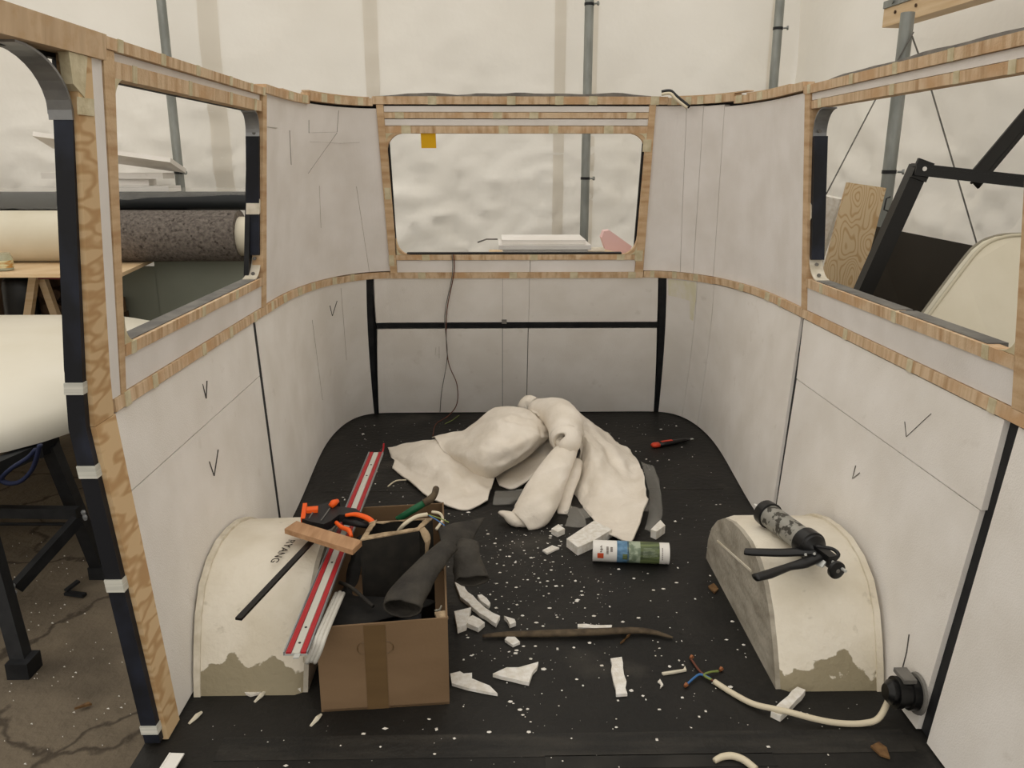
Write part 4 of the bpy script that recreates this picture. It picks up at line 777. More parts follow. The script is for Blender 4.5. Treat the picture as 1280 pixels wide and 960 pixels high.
# ================================================================ offcuts on the floor
random.seed(4)
def off(pts, h, label, m=None, cat='offcut', z0=.0015, name='foam_offcut'):
    """flat jagged offcut from floor outline points"""
    P3 = [Vector(p) for p in pts]; out = []
    for i, p in enumerate(P3):
        q = P3[(i + 1) % len(P3)]; out.append(p); k = max(1, int((q - p).length / .022))
        for j in range(1, k): r = p + (q - p) * j / k; out.append(r + Vector((random.uniform(-.003, .003), random.uniform(-.003, .003), 0)))
    return tag(B().prism([(p.x, p.y, z0) for p in out], (0, 0, h)).build(name, m or M_WHITE), label, cat, 'foam offcuts on the floor')
off([(-0.1355, 2.2501, 0.0000), (-0.1161, 2.2596, 0.0000), (-0.0909, 2.1726, 0.0000), (-0.0370, 2.0819, 0.0000), (0.0045, 2.0386, 0.0000), (-0.0069, 1.9978, 0.0000), (-0.0526, 2.0523, 0.0000), (-0.1138, 2.1500, 0.0000)], .012, 'long wavy white foam strip beside the cardboard box')
off([(-0.0618, 2.1582, 0.0000), (-0.0499, 2.1625, 0.0000), (-0.0233, 2.1123, 0.0000), (-0.0278, 2.0948, 0.0000), (-0.0541, 2.1307, 0.0000)], .01, 'short white foam sliver above the wavy strip by the box')
off([(-0.0860, 2.0279, 0.0000), (-0.0728, 2.0401, 0.0000), (-0.0382, 2.0025, 0.0000), (-0.0555, 1.9748, 0.0000), (-0.0873, 1.9993, 0.0000)], .014, 'cream foam lump beside the folded white card piece')
tag(B().prism([(-0.1257, 2.0554, 0.0015), (-0.0784, 2.0759, 0.0015), (-0.0890, 1.9850, 0.0015), (-0.1126, 1.9696, 0.0015)], (0, 0, .018)).build('foam_offcut', M_WHITE), 'angular white foam wedge against the cardboard box', 'offcut', 'foam offcuts on the floor')
off([(0.0158, 2.0384, 0.0000), (0.0450, 2.0213, 0.0000), (0.0491, 2.0049, 0.0000), (0.0310, 1.9931, 0.0000)], .012, 'small white foam chip at the end of the wavy strip')
off([(0.0170, 1.9270, 0.0000), (0.0327, 1.9614, 0.0000), (0.0454, 1.9379, 0.0000), (0.0578, 1.9149, -0.0000), (0.0381, 1.9004, 0.0000)], .008, 'small angular white foam chip below the dark strip')
off([(-0.1220, 1.7775, 0.0000), (-0.0982, 1.7870, 0.0000), (-0.0669, 1.7569, 0.0000), (-0.0226, 1.7273, 0.0000), (-0.0029, 1.6959, 0.0000), (-0.0361, 1.7057, 0.0000), (-0.0756, 1.7189, 0.0000), (-0.1159, 1.7385, 0.0000)], .008, 'ragged white foam strip at the box front corner')
off([(-0.0898, 1.7802, 0.0000), (-0.0676, 1.7831, 0.0000), (-0.0670, 1.7601, -0.0000), (-0.0831, 1.7637, 0.0000)], .006, 'tiny white foam chip lying against the ragged strip')
off([(-0.0149, 1.7722, 0.0000), (0.0197, 1.7982, 0.0000), (0.0503, 1.7976, 0.0000), (0.1026, 1.8205, 0.0000), (0.0745, 1.7349, 0.0000)], .010, 'flat white triangular foam piece on open floor')
off([(0.2909, 1.8343, 0.0000), (0.3211, 1.8408, 0.0000), (0.3121, 1.6899, 0.0000), (0.2844, 1.6874, 0.0000)], .008, 'upright rectangular white foam strip on open floor')
off([(0.6351, 1.6073, 0.0000), (0.7299, 1.6974, 0.0000), (0.7449, 1.6848, 0.0000), (0.7305, 1.6668, 0.0000), (0.6519, 1.5901, 0.0000)], .016, 'white foam strip lying under the cream cable')
off([(0.2217, 2.0016, 0.0000), (0.3174, 1.9957, 0.0000), (0.3130, 1.9797, 0.0000), (0.2201, 1.9855, 0.0000)], .006, 'thin white foam strip behind the dark strip')
off([(0.1479, 2.4528, 0.0000), (0.1823, 2.4872, 0.0000), (0.2053, 2.4691, 0.0000), (0.1625, 2.4297, 0.0000)], .006, 'notched white foam chip before the cloth')
for pts, h, l in (([(0.2309, 2.4863, 0.0000), (0.2626, 2.4221, 0.0000), (0.3215, 2.4728, 0.0000), (0.3951, 2.5559, 0.0000), (0.3395, 2.6270, 0.0000)], .03, 'thick white foam block under the cloth edge behind the cartridge'), ([(0.1860, 2.5849, 0.0000), (0.2065, 2.5594, 0.0000), (0.2335, 2.5840, 0.0000), (0.2140, 2.6228, 0.0000)], .02, 'small white foam cube at the cloth front corner'), ([(0.5282, 2.5534, 0.0000), (0.5441, 2.5345, 0.0000), (0.5845, 2.5837, 0.0000), (0.5765, 2.6290, 0.0000)], .03, 'white foam cube on the floor beside the plastic film')):
    tag(B().prism([(p[0], p[1], .0015) for p in pts], (0, 0, h)).build('foam_block', M_WHITE), l, 'foam block', 'foam offcuts on the floor')
off([(-0.6222, 1.7168, 0.0000), (-0.6117, 1.7479, 0.0000), (-0.5882, 1.7411, 0.0000), (-0.5772, 1.7159, 0.0000), (-0.6029, 1.7042, 0.0000)], .006, 'crumbled white flake at the foot of the left wheel arch')
off([(-0.5288, 1.7400, 0.0000), (-0.5169, 1.7719, 0.0000), (-0.4872, 1.7648, 0.0000), (-0.4849, 1.7204, 0.0000), (-0.5163, 1.7210, 0.0000)], .010, 'white plaster flake between left wheel arch and box')
# long dark strip
tag(B().tube([(-0.0439, 1.9464, 0.0080), (0.0150, 1.9499, 0.0100), (0.1243, 1.9486, 0.0120), (0.2559, 1.9507, 0.0140), (0.3672, 1.9597, 0.0120), (0.4214, 1.9539, 0.0100), (0.4739, 1.9304, 0.0070)], [.005, .010, .013, .014, .012, .010, .004], 8, True, .6, 4).build('seal_strip', M_RUST, None, True), 'long dark brown rubber strip lying across the floor', 'strip')
off([(0.3271, 1.9098, -0.0000), (0.3563, 1.9436, 0.0000), (0.3653, 1.9590, 0.0000), (0.3396, 1.9209, 0.0000)], .006, 'brown leaf fragment beside the dark strip', M_LEAF, 'leaf', name='dry_leaf')
off([(0.8235, 1.5017, 0.0000), (0.8471, 1.5141, 0.0000), (0.8566, 1.4960, 0.0000), (0.8485, 1.4639, 0.0000), (0.8322, 1.4740, 0.0000)], .005, 'curled dry brown leaf near the right wall', M_LEAF, 'leaf', name='dry_leaf')
off([(0.6406, 2.2061, 0.0000), (0.6628, 2.2252, 0.0000), (0.6685, 2.1912, 0.0000), (0.6502, 2.1679, 0.0000)], .005, 'small brown leaf at the foot of the right wheel arch', M_LEAF, 'leaf', name='dry_leaf')
off([(0.4134, 1.7773, 0.0000), (0.4712, 1.7897, 0.0000), (0.4783, 1.8031, 0.0000), (0.4786, 1.7862, -0.0000), (0.4161, 1.7707, 0.0000)], .005, 'thin pale wood splinter near the cable wires', M_CREAM, 'splinter', name='wood_splinter')
off([(0.3963, 1.7416, -0.0000), (0.4041, 1.7512, -0.0000), (0.4077, 1.7286, 0.0000), (0.3973, 1.7162, 0.0000), (0.4024, 1.7319, 0.0000)], .004, 'tiny forked white foam scrap near the cable wires')
for k, p in enumerate(((-0.7173, 1.6105, 0.0000), (-0.5880, 1.6858, 0.0000), (-0.4342, 1.5969, 0.0000))): tag(B().tube([p, (p[0] + .012, p[1] + .02, .006), (p[0] + .018, p[1] + .035, .005)], [.003, .006, .003], 6).build('wood_chip', M_CREAM), ('pale wood chip at the foot of the door jamb', 'pale wood chip before the left wheel arch', 'pale wood chip before the cardboard box')[k], 'chip')
# crumbs nobody could count
b = B(); random.seed(9)
from mathutils.bvhtree import BVHTree
def solid(o):
    off_ = wloc(o); return BVHTree.FromPolygons([v.co + off_ for v in o.data.vertices], [tuple(p.vertices) for p in o.data.polygons])
LYING = [solid(o) for o in bpy.data.objects if o.type == 'MESH' and (o.parent or o).name.split('.')[0] in ('cloth_sheet', 'plastic_bag', 'foam_offcut', 'foam_block', 'sealant_cartridge', 'utility_knife', 'dry_leaf', 'wood_splinter', 'wood_chip', 'seal_strip') or o.parent and o.parent.parent and o.parent.parent.name.startswith('sealant')]
def taken(x, y, r):
    for dx, dy in ((0, 0), (r, 0), (-r, 0), (0, r), (0, -r)):
        for t in LYING:
            if t.ray_cast(Vector((x + dx, y + dy, .9)), Vector((0, 0, -1)))[0]: return True
    return False
def crumb(x, y, r):
    h = r * random.uniform(.5, 1); n = random.choice((4, 5)); a0 = random.uniform(0, 6); ex = random.uniform(.5, 1.6)
    V = [(x + r * ex * math.cos(a0 + 6.283 * k / n), y + r * math.sin(a0 + 6.283 * k / n), .0008) for k in range(n)] + [(x + random.uniform(-.3, .3) * r, y, h)]
    b.add(V, [(k, (k + 1) % n, n) for k in range(n)] + [tuple(range(n - 1, -1, -1))])
for k in range(1500):
    x = random.uniform(-.68, .9); y = 1.42 + 2.45 * random.random(); c_ = random.random()
    if c_ < .35: x = random.gauss(.05, .22); y = random.gauss(2.25, .28)
    if not (-.7 < x < .9 and 1.4 < y < 3.9) or (x < -.46 and 1.69 < y < 2.44) or (x > .67 and 1.69 < y < 2.42) or (x < -.1 and 1.62 < y < 2.35) or (.28 < x < .6 and 2.37 < y < 2.56): continue
    r0 = .0010 + .0048 * random.random() ** 4 + (.0015 if c_ < .06 else 0)
    if not taken(x, y, r0 * 1.7 + .001): crumb(x, y, r0)
cr_ = b.build('foam_crumbs', M_WHITE); cr_['kind'] = 'stuff'; cr_['label'] = 'white polystyrene crumbs strewn over the black floor'; cr_['category'] = 'crumbs'
b = B(); random.seed(12)
for k in range(420): b.V, b.F = b.V, b.F; x = random.uniform(-2.6, -.9); y = random.uniform(1.4, 3.6); x += .14 * (abs(x + 1.66) < .07 and (abs(y - 2.47) < .07 or abs(y - 3.15) < .07)); n0 = len(b.V); r = .002 + .004 * random.random() ** 3; b.add([(x - r, y, GZ + .008), (x + r, y - r * .5, GZ + .008), (x, y + r, GZ + .008), (x, y, GZ + .012)], [(0, 1, 3), (1, 2, 3), (2, 0, 3), (0, 2, 1)])
cr_ = b.build('ground_crumbs', M_WHITE); cr_['kind'] = 'stuff'; cr_['label'] = 'white foam crumbs scattered on the concrete ground'; cr_['category'] = 'crumbs'

# ================================================================ cables and connectors
e = empty('power_cable', (0.6738, 1.6266, 0.0000))
B().tube([(0.5362, 1.7342, 0.0080), (0.5746, 1.6802, 0.0080), (0.6099, 1.6382, 0.0120), (0.6648, 1.5962, 0.0255), (0.7302, 1.5792, 0.0160), (0.7842, 1.5733, 0.0090), (0.8394, 1.5723, 0.0090), (0.8785, 1.5796, 0.0200), (.928, 1.632, .05)], .0072, 10, smooth_n=6).build('sheath', M_CABLE, e, True)
for m_, p in ((M_BRN, [(0.5362, 1.7342, 0.0080), (0.5200, 1.7573, 0.0080), (0.5095, 1.7808, 0.0080), (0.5012, 1.8320, 0.0060)]), (M_BLUE, [(0.5295, 1.7473, 0.0080), (0.5091, 1.7627, 0.0090), (0.4903, 1.7513, 0.0080), (0.4617, 1.7224, 0.0060)]), (M_GRN, [(0.5319, 1.7408, 0.0080), (0.5160, 1.7578, 0.0100), (0.5354, 1.7707, 0.0100), (0.5583, 1.7794, 0.0060)])):
    B().tube(p, .003, 6, smooth_n=5).build('core', m_, e, True)
for p in ((0.5000, 1.8356, 0.0060), (0.4590, 1.7193, 0.0060), (0.5633, 1.7826, 0.0060)): B().tube([p, (p[0] + .006, p[1] + .007, .007)], [.004, .006], 6).build('bare_end', M_COP, e)
tag(e, 'cream three core cable with bared wire ends on the floor', 'cable')
e = empty('wall_socket', P(sR(1.6), .03)); c0 = Vector(P(sR(1.588), .075, 0)); nx = Vector((-1, 0, .08)).normalized()
B().lathe(c0 + nx * .0005, c0 + nx * .006, [(0, .048), (1, .045)], 24).build('mount_plate', M_GREY, e, 40)
B().lathe(c0 + nx * .006, c0 + nx * .055, [(0, .038), (.35, .038), (.4, .033), (.7, .033), (.72, .036), (1, .036)], 24).build('body', M_TOOL, e, 40)
B().lathe(c0 + nx * .055, c0 + nx * .075, [(0, .028), (.5, .028), (1, .018)], 20).build('gland', M_TOOL, e, 40)
B().box(c0 + nx * .028 + Vector((0, .01, .038)), (.03, .05, .010)).build('lid', M_GREY, e)
tag(e, 'black round trailer socket on the right wall fed by the cable', 'socket')
tag(B().tube([(0.4649, 1.4616, 0.0060), (0.4847, 1.4710, 0.0080), (0.5072, 1.4707, 0.0100), (0.5279, 1.4581, 0.0100), (0.5457, 1.4314, 0.0080)], [.006, .0075, .0078, .0078, .0078], 10, smooth_n=6).build('cable_stub', M_CABLE, None, True), 'short curved cream cable end near the floor front', 'cable')
# thin wires hanging on the rear wall
tag(B().tube([(-0.1953, 3.7000, 0.8535), (-0.1936, 3.7150, 0.7900), (-0.2028, 3.7300, 0.7329), (-0.2403, 3.8000, 0.5518), (-0.2416, 3.8700, 0.3197), (-0.2031, 3.9200, 0.1835), (-0.2071, 3.9600, 0.0668), (-0.2531, 3.9563, 0.0040), (-0.3051, 3.8253, 0.0040), (-0.3071, 3.6419, 0.0040)], .0024, 6, smooth_n=6).build('thin_wire', M_BRN, None, True), 'thin reddish brown wire hanging from the rear window onto the floor', 'wire')
tag(B().tube([(-0.2023, 3.6950, 0.8540), (-0.2007, 3.7100, 0.7906), (-0.2101, 3.7250, 0.7262), (-0.2476, 3.7950, 0.5527), (-0.2444, 3.8600, 0.3422), (-0.2810, 3.9300, 0.1394), (-0.2945, 3.9700, 0.0214)], .002, 6, smooth_n=6).build('thin_wire', M_GREY, None, True), 'thin dark wire hanging beside the reddish brown one', 'wire')
tag(B().tube([(-0.2616, 3.8275, 0.0030), (-0.2252, 3.8918, 0.0030), (-0.1965, 3.9720, 0.0030)], .002, 5).build('wire_scrap', M_GRN), 'short green wire scrap on the floor by the rear wall', 'wire')
tag(B().tube([(-0.4395, 3.0230, 0.0040), (-0.4139, 3.0769, 0.0060), (-0.3725, 3.0847, 0.0060)], .003, 6, smooth_n=4).build('wire_scrap', M_CABLE), 'short curved pale wire beside the cloth', 'wire')
tag(B().tube([(0.6799, 3.5000, 1.5346), (0.7139, 3.4900, 1.5369), (0.7392, 3.4800, 1.5146), (0.7918, 3.4700, 1.4737)], .0075, 8, smooth_n=5).build('draped_cord', M_TOOL, None, True), 'black cord draped over the top rail at the rear right', 'cord')
tag(B().tube([(0.6774, 3.4850, 1.5241), (0.7113, 3.4750, 1.5265), (0.7333, 3.4650, 1.5042), (0.7787, 3.4550, 1.4697)], .006, 8, smooth_n=5).build('draped_cord', M_CABLE, None, True), 'white cord draped over the top rail beside the black one', 'cord')
# white angle trim at the foot of the jamb
b = B(); q0, q1 = Vector((-0.6994, 1.4985, 0.0120)), Vector((-0.7056, 1.3982, 0.0120)); dd = (q1 - q0).normalized()
b.bar(q0 + Vector((.0, 0, 0)), q1, .03, .003); b.bar(q0 + Vector((-.016, 0, -.012)), q1 + Vector((-.016, 0, -.012)), .003, .03)
tag(b.build('angle_trim', M_LWHT), 'white plastic angle strip at the foot of the door jamb', 'trim')
tag(B().bar(P(2.43, .52, .002), P(2.45, .52, .002), .012, .02).build('clip', M_GREY), 'small grey clip on the black cross rail of the rear wall', 'clip')

# ================================================================ outside, behind the rear window
e = Vector(P(2.5, .8585, -.03)); ys = e.y + .12
shf = empty('storage_shelf', (.35, ys + .28, GZ)); B().box((.36, ys + .28, .792), (.8, .45, .03)).build('shelf_board', M_PINE, shf)
for x in (0.0, .72):
    for y in (.40, .52): B().box((x, ys + y, (GZ + .777) / 2), (.05, .05, .777 - GZ)).build('leg', M_PINE, shf)
tag(shf, 'low timber table just outside the rear window', 'table')
for k, (x0, x1, dy) in enumerate(((.02, .435, 0), (.02, .43, .01), (.0, .445, .0), (.015, .42, .02))):
    tag(B().box(((x0 + x1) / 2 + .01, ys + .2 + dy, .817 + k * .023), (x1 - x0, .3, .0215)).build('foam_sheet', M_FOAM), ('bottom', 'second', 'third', 'top')[k] + ' white foam sheet of the stack outside the rear window', 'foam sheet', 'foam sheets outside the rear window')
b = B(); b.prism([(0.5430, 4.0500, 0.8382), (0.5213, 4.0500, 0.8973), (0.5323, 4.0500, 0.9285), (0.5599, 4.0500, 0.9324), (0.6742, 4.0500, 0.8537), (0.6558, 4.0500, 0.8142)], (0, .08, 0)); tag(b.build('pink_foam_block', M_PINK), 'pink foam wedge leaning outside the rear window', 'foam wedge')
tag(B().tube([(-0.0974, 4.2000, 0.8609), (-0.0520, 4.2000, 0.8771), (0.0055, 4.2000, 0.8770)], .004, 6).build('grey_cable', M_GREY), 'grey cable end beside the foam sheets outside the rear window', 'cable')
tag(B().box((.50, 4.16, .82), (.1, .2, .02), -.1).build('pale_slat', M_CREAMB), 'pale slat between foam stack and pink wedge', 'slat')

# ================================================================ outside, left
# fibreglass shell on its trestle
V = []; F = []; nr, na = 14, 64; cx, cy, ax_, ay_ = -2.62, 3.74, 1.02, 1.12
for i in range(nr + 1):
    r = i / nr
    for k in range(na):
        a = 2 * math.pi * k / na; c_, s_ = math.cos(a), math.sin(a); sp = (abs(c_) ** 3.4 + abs(s_) ** 3.4) ** (-1 / 3.4)
        V.append((cx + ax_ * r * sp * c_, cy + ay_ * r * sp * s_, .455 - .03 * r * r - .19 * r ** 9))
F = [(i * na + k, i * na + (k + 1) % na, (i + 1) * na + (k + 1) % na, (i + 1) * na + k) for i in range(nr) for k in range(na)]
n0 = len(V); V += [(cx + (x - cx) * .97, cy + (y - cy) * .97, z - .012) for x, y, z in V]
F += [tuple(n0 + i for i in reversed(f)) for f in F]; F += [(nr * na + k, nr * na + (k + 1) % na, n0 + nr * na + (k + 1) % na, n0 + nr * na + k) for k in range(na)]
tag(mk('fibreglass_shell', V, F, M_DOME, None, True), 'large smooth white fibreglass shell lying on a black trestle', 'shell')
e = empty('steel_trestle', (-1.66, 2.8, GZ))
def leg(a, b_, w_=.05, name='leg', fo=True): B().bar(a, b_, w_, w_, (1, 0, 0)).build(name, M_BLACK, e)
leg((-1.64, 2.47, GZ), (-1.80, 2.62, .2)); leg((-1.69, 3.15, GZ), (-1.7353, 2.9920, 0.2000)); leg((-2.9, 2.45, GZ), (-2.9, 2.7, .2)); leg((-2.9, 3.3, GZ), (-2.9, 3.0, .2))
B().bar((-1.6198, 2.9112, -0.0500), (-2.9, 2.98, -.05), .035, .042).build('side_rail', M_BLACK, e); B().bar((-1.5902, 2.8452, -0.0500), (-1.7323, 2.6414, -0.2200), .035, .04).build('brace', M_BLACK, e)
B().bar((-1.7364, 3.0294, 0.2000), (-1.82, 2.66, .2), .05, .05).build('top_rail', M_BLACK, e); B().bar((-1.80, 2.68, .2), (-2.95, 2.68, .2), .05, .05).build('cross_rail', M_BLACK, e); B().bar((-1.74, 2.9, .2), (-2.95, 4.6, .2), .05, .05).build('cross_rail', M_BLACK, e)
for x, y in ((-1.64, 2.47), (-1.69, 3.15)): B().box((x, y, GZ + .03), (.075, .085, .06)).build('foot', M_BLACK, e)
for p in ((-1.5926, 2.8959, -0.0400), (-1.5649, 2.8516, -0.0400), (-1.7298, 2.6228, -0.2000), (-1.6984, 2.5776, -0.2000)): B().lathe(p, (p[0] + .012, p[1] - .02, p[2]), [(0, .009), (1, .007)], 8).build('bolt', M_ALU, e)
tag(e, 'black steel trestle carrying the white fibreglass shell', 'trestle')
tag(B().tube([(-1.6110, 2.7200, 0.2957), (-1.6336, 2.7200, 0.2389), (-1.6602, 2.7200, 0.1937), (-1.7025, 2.7200, 0.1575), (-1.7457, 2.7200, 0.1517), (-1.7653, 2.7200, 0.1702), (-1.7224, 2.7200, 0.2093), (-1.6602, 2.7200, 0.2481), (-1.6304, 2.7200, 0.2779)], .013, 8, sq=.6, smooth_n=5).build('webbing_strap', M_STRAP, None, True), 'dark blue webbing strap looped under the fibreglass shell', 'strap')
b = B(); c_ = Vector((-1.7212, 2.9865, -0.4400)); b.bar(c_ + Vector((-.04, 0, .004)), c_ + Vector((.045, -.02, .004)), .025, .012); b.bar(c_ + Vector((-.04, 0, .012)), c_ + Vector((-.01, .05, .03)), .02, .01); tag(b.build('rubber_scrap', M_BLACK), 'small black rubber scrap on the concrete ground', 'scrap')
c_ = (-1.3425, 2.2654, -0.4400); off([(c_[0] - .02, c_[1] - .01, 0), (c_[0] + .025, c_[1] + .012, 0), (c_[0] + .01, c_[1] + .02, 0)], .008, 'brown leaf on the concrete beside the door jamb', M_LEAF, 'leaf', GZ + .008, 'dry_leaf')
tag(B().tube([(-2.5698, 3.6519, -0.4350), (-2.2595, 3.6460, -0.4350), (-1.8327, 3.6379, -0.4350)], .009, 8).build('ground_cable', M_BLACK, None, True), 'thin black cable lying straight across the concrete ground', 'cable')
# work bench with the rolls
e = empty('work_bench', (-3.3, 5.3, GZ)); tz = .60
B().prism([(-4.1755, 4.8655, 0.6000), (-2.2321, 4.8288, 0.6000), (-2.3518, 5.5971, 0.6000), (-2.56, 5.9, .60), (-4.6, 5.9, .60)], (0, 0, .022)).build('bench_top', M_PINE, e)
for a, b_ in (((-2.9417, 5.2000, 0.5667), (-2.9979, 5.1500, 0.2871)), ((-2.9242, 5.2500, 0.5600), (-2.8706, 5.2600, 0.2658)), ((-3.5597, 5.2000, 0.5682), (-3.6287, 5.1500, 0.2893)), ((-3.5096, 5.2000, 0.5681), (-3.5529, 5.3000, 0.2607))):
    a = Vector(a); b_ = Vector(b_); d = (b_ - a); b2 = a + d * ((GZ - a.z) / d.z); a2 = a + d * ((.5995 - a.z) / d.z); B().bar(a2, b2, .045, .045, (0, 1, 0)).build('trestle_leg', M_PINE, e)
B().box((-2.78, 5.24, .575), (.16, .3, .04)).build('trestle_head', mat('red_paint', '6b2a28', .6), e)
tag(e, 'plywood topped work bench carrying the felt and cream rolls', 'bench')
rz = .622 + .168; ry = 5.46
tag(B().lathe((-4.4, ry, rz), (-2.54, ry, rz), [(0, .0), (0, .166), (1, .166), (1, 0)], 40).build('cream_roll', M_CREAM, None, 40), 'thick cream roll on the bench beside the glass jar', 'roll')
e = empty('felt_roll', (-2.05, ry, .622)); B().lathe((-2.53, ry, rz), (-1.695, ry, rz), [(0, .10), (0, .167), (.3, .168), (.7, .166), (1, .167), (1, .10)], 40).build('felt_wrap', M_FELT, e, 40); B().lathe((-2.52, ry, rz - .003), (-1.545, ry, rz - .003), [(0, .128), (1, .128)], 32).build('core', M_CREAM, e, 40)
tag(e, 'grey brown speckled felt roll around a cream core on the bench', 'roll')
e = empty('glass_jar', (-3.0062, 5.0057, 0.6220)); j = Vector((-3.0014, 4.9977, 0.6230))
B().lathe(j, j + Vector((0, 0, .105)), [(0, .045), (.05, .052), (.75, .052), (.9, .042), (1, .042)], 24).build('glass', M_GLASS, e, 40); B().lathe(j + Vector((0, 0, .005)), j + Vector((0, 0, .06)), [(0, .047), (1, .047)], 20).build('contents', M_CREAM, e, 40)
B().lathe(j + Vector((0, 0, .018)), j + Vector((0, 0, .062)), [(0, .0528), (1, .0528)], 24).build('label', mat('jar_label', 'b8894a', .6, 'd8d2a8', (20, 20, 60), .4, .6), e, 40); tag(e, 'glass jar with a coloured paper label on the bench', 'jar')
tag(B().bar((*(-3.1566, 5.9060, 0.6000)[:2], .626), (*(-3.0646, 5.9042, 0.6000)[:2], .626), .05, .006).build('paper_scrap', M_LWHT), 'white paper scrap lying on the bench edge', 'paper')
# rack behind it with the black roll and foam boards
e = empty('rack', (-2.9, 5.72, .6225)); 
for x in (-4.0, -2.95, -2.25): B().box((x, 5.76, .774), (.05, .24, .303)).build('upright', M_BROWN, e)
B().box((-3.1, 5.76, .935), (2.0, .3, .02)).build('rack_board', M_BROWN, e); tag(e, 'dark brown wooden rack behind the rolls on the bench', 'rack')
tag(B().lathe((-3.5, 5.65, 1.008), (-1.67, 5.65, 1.008), [(0, 0), (0, .062), (1, .062), (1, 0)], 24).build('black_roll', mat('black_roll', '25282a', .45), None, 40), 'long black roll resting on the rack behind the felt roll', 'roll')
V, F = sheet([[(-3.6, 5.70, 1.075), (-3.2, 5.70, 1.09), (-2.6, 5.70, 1.09), (-2.1, 5.70, 1.09), (-1.62, 5.70, 1.09)], [(-3.62, 5.575, 1.075), (-3.2, 5.57, 1.088), (-2.6, 5.57, 1.088), (-2.1, 5.57, 1.088), (-1.6, 5.57, 1.088)], [(-3.65, 5.52, 1.0), (-3.25, 5.51, 1.02), (-2.75, 5.51, 1.0), (-2.3, 5.51, 1.05), (-1.6, 5.52, 1.065)], [(-3.7, 5.48, .96), (-3.25, 5.47, .965), (-2.9, 5.47, .965), (-2.5, 5.48, 1.02), (-1.6, 5.51, 1.055)]], 8, .012, 7, 3, .001)
tag(mk('plastic_sheet', V, F, mat('thin_film', 'd9d6ce', .25, alpha=.08, spec=.5, bump=.8, bscale=18), None, True), 'clear plastic sheet draped over the black roll', 'plastic sheet')
random.seed(21); z_ = .946
names = ('lowest', 'second lowest', 'third', 'fourth', 'fifth', 'sixth')
for k, (x0, x1, h, ry_) in enumerate(((-3.15, -2.42, .045, .03), (-3.0, -2.28, .035, -.1), (-3.1, -2.5, .04, .12), (-3.02, -2.22, .04, -.12), (-2.95, -2.40, .045, .1), (-3.12, -2.26, .04, -.08))):
    tag(B().box(((x0 + x1) / 2, 5.84, z_ + h / 2), (x1 - x0, .17, h - .001), ry_).build('foam_board', M_FOAM), names[k] + ' white foam board of the stack on the rack', 'foam board', 'foam boards on the rack'); z_ += h
tag(B().bar((-2.86, 5.76, z_ + .142), (-2.17, 5.76, z_ + .047), .30, .03, (0, .25, 1)).build('foam_board', M_FOAM), 'tilted white foam board on top of the stack on the rack', 'foam board', 'foam boards on the rack')
tag(B().bar((-3.05, 5.74, z_ + .213), (-2.62, 5.74, z_ + .157), .26, .03, (0, .3, 1)).build('foam_board', M_FOAM), 'foam board with a pointed end tilted over the stack on the rack', 'foam board', 'foam boards on the rack')
# grey panel and clutter under the bench
e = empty('leaning_sheet', (-1.75, 5.62, GZ)); B().box((-2.53, 5.62, .06), (.37, .03, 1.02)).box((-1.772, 5.62, .11), (1.15, .03, 1.12)).build('sheet', M_GPANEL, e); B().box((-1.76, 5.6, .64), (1.12, .012, .03)).build('edge_batten', M_BROWN, e)
tag(e, 'grey green sheet panel standing behind the bench end', 'panel')
tag(B().box((-3.3, 5.70, .06), (1.1, .04, 1.02)).build('dark_backboard', M_BROWN), 'dark brown board standing behind the clutter under the bench', 'board')
e = empty('storage_bin', (-2.68, 5.5, GZ)); B().box((-2.68, 5.5, GZ + .36), (.26, .16, .72)).build('body', M_BROWN, e); B().box((-2.68, 5.415, GZ + .70), (.26, .01, .02)).build('shelf_edge', M_PINE, e); tag(e, 'dark shelf unit under the work bench', 'shelf')
tag(B().box((-2.75, 5.5, GZ + .786), (.13, .1, .13)).build('small_carton', M_CARDI), 'pale small carton on the dark shelf under the bench', 'carton'); tag(B().box((-2.61, 5.5, GZ + .771), (.12, .1, .1)).build('small_carton', M_CARD), 'tan small carton on the dark shelf under the bench', 'carton')
e = empty('rucksack', (-3.2, 5.45, GZ)); b = B(); b.tube([(-3.2, 5.45, GZ), (-3.2, 5.45, .1), (-3.2, 5.45, .45), (-3.2, 5.45, .52), (-3.2, 5.45, .55)], [.11, .12, .11, .08, .02], 16, True, .6, 3); b.build('body', M_TOOL, e, True); tag(e, 'black upright bag standing under the bench', 'bag')
random.seed(5)
for r_i in range(9):
    for c_i in range(3):
        x = -3.03 + c_i * .075; z = GZ + .055 + r_i * .1
        tag(B().lathe((x, 5.44, z), (x, 5.64, z), [(0, .034), (1, .034)], 9).build('firewood_log', M_BROWN, None, 40), 'dark log, %s row from ground in pile under bench, %s' % (('first', 'second', 'third', 'fourth', 'fifth', 'sixth', 'seventh', 'eighth', 'ninth')[r_i], ('beside black bag', 'between two logs', 'beside dark shelf')[c_i]), 'log', 'logs under the bench')

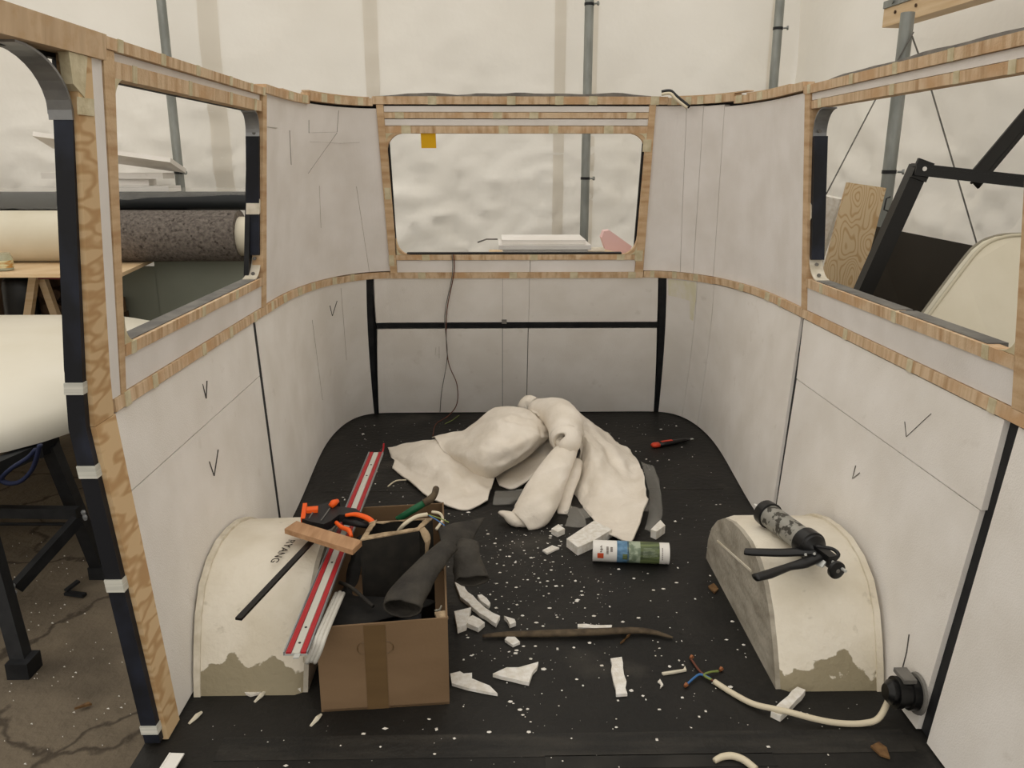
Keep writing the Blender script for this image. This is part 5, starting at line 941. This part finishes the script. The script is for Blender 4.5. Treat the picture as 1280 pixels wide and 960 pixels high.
# ================================================================ outside, right
def lean(name, pts, th, m, parent=None): return B().prism(pts, (th[0], th[1], th[2])).build(name, m, parent)
def down(p, q, z):
    p = Vector(p); q = Vector(q); return tuple(p + (q - p) * ((z - p.z) / (q.z - p.z)))
a, b_ = (1.5113, 3.5500, 1.1734), (1.6807, 3.5500, 1.1499); c_, d_ = (1.4152, 3.5000, 0.7325), (1.5946, 3.5000, 0.7073)
tag(lean('plywood_board', [a, b_, down(b_, d_, GZ + .005), down(a, c_, GZ + .005)], (0, .02, 0), M_PLYF), 'plywood board with swirling grain leaning outside the right window', 'board')
a, b_ = (1.4254, 3.7500, 1.1232), (1.5679, 3.7500, 1.0947); c_, d_ = (1.3448, 3.7200, 0.8042), (1.4843, 3.7200, 0.7855)
b = B(); b.prism([a, b_, down(b_, d_, GZ + .005), down(a, c_, GZ + .005)], (.06, .10, 0)); tag(b.build('foam_slab', M_WHITE), 'thick white foam slab leaning behind the plywood board', 'foam slab')
e = empty('angle_iron_stand', (1.6, 3.2, GZ)); yb = 3.25
p0, p1 = Vector((1.6507, 3.2500, 1.2497)), Vector((1.4807, 3.2500, 0.7461)); p2 = Vector(down(p0, p1, GZ))
def angle(a, b_, n1, n2, w_=.062, name='angle_bar'):
    bb = B(); bb.bar(a + n1 * w_ / 2, b_ + n1 * w_ / 2, .006, w_, n1); bb.bar(a + n2 * w_ / 2, b_ + n2 * w_ / 2, w_, .006, n1) ; return bb.build(name, M_TOOL, e)
angle(p0, p2, Vector((1, 0, .45)).normalized(), Vector((0, 1, 0)), .062, 'upright')
h0, h1 = Vector((1.6353, 3.2500, 1.2467)), Vector((2.0937, 3.2200, 1.1984)); h2 = h0 + (h1 - h0) * 1.6
bb = B(); bb.bar(h0, h2, .05, .012); bb.bar(h0 + Vector((.0, -.02, -.018)), h2 + Vector((0, -.02, -.022)), .008, .042); bb.build('cross_bar', M_TOOL, e)
B().bar(p0 + Vector((.03, -.008, .012)), p0 + (p2 - p0).normalized() * .075 + Vector((.03, -.008, .012)), .066, .008, (0, 1, 0)).build('corner_plate', M_TOOL, e); B().lathe(h0 + Vector((.03, -.03, -.015)), h0 + Vector((.03, -.0315, -.015)), [(0, .009), (1, .009)], 10).build('bolt_hole', M_LWHT, e)
g0, g1 = Vector((1.9088, 3.3000, 1.1786)), Vector((2.1667, 3.4000, 1.4525)); bb = B(); bb.bar(g0, g1 + (g1 - g0) * .05, .07, .01, (0, 1, 0)); bb.bar(g0 + Vector((.03, .03, 0)), g1 + Vector((.03, .03, 0)), .008, .06, (0, 1, 0)); bb.build('diagonal_bar', M_TOOL, e)
h3 = h0 + (h2 - h0) * .95; B().bar(h3, (h3.x + .02, h3.y, GZ), .05, .05, (0, 1, 0)).build('rear_leg', M_TOOL, e)
B().tube([(1.5540, 3.2400, 1.1249), (1.5388, 3.2400, 1.1187), (1.5345, 3.2400, 1.0755), (1.5513, 3.2400, 1.0693)], .003, 6).build('wire_clip', M_TOOL, e)
tag(e, 'black angle iron frame standing outside the right window', 'frame')
a, b_ = (1.7753, 3.8500, 0.9686), (2.2951, 3.6000, 0.8663); tag(lean('dark_sheet', [a, b_, (b_[0] + .05, b_[1], GZ + .005), (a[0] - .1, a[1], GZ + .005)], (.004, .02, 0), M_DPANEL), 'dark brown sheet panel standing behind the black frame', 'panel')
e = empty('padded_panel', (1.95, 2.9, GZ)); y0 = 2.95
lp = [(1.4893, 2.8600, 0.5970), (1.5712, 2.9000, 0.6901), (1.6538, 2.9400, 0.7843), (1.7374, 2.9800, 0.8766), (1.7910, 3.0000, 0.9364), (1.8373, 3.0150, 0.9673), (1.8859, 3.0200, 0.9845), (1.9539, 3.0200, 0.9932), (2.1214, 3.0200, 0.9871), (2.1753, 3.0000, 0.9475), (2.1943, 2.9700, 0.8619)]
lp = [Vector(p) for p in lp]; l0 = down(lp[0], lp[1], GZ + .02) if False else (lp[0].x - .30, lp[0].y - .25, GZ + .01); lr = (lp[-1].x + .02, lp[-1].y - .35, GZ + .01)
B().prism([l0] + lp + [lr], (0, .05, 0)).build('pad', M_CUSH, e)
B().tube(lp, .007, 8, smooth_n=3).build('piping', mat('piping', 'c8c0aa', .6), e, True); B().tube([Vector(p) + Vector((0, .045, 0)) for p in lp], .006, 8, smooth_n=3).build('piping', mat('piping_dark', '8d8778', .6), e, True)
tag(e, 'cream covered panel with rounded piped corner outside the right window', 'panel')
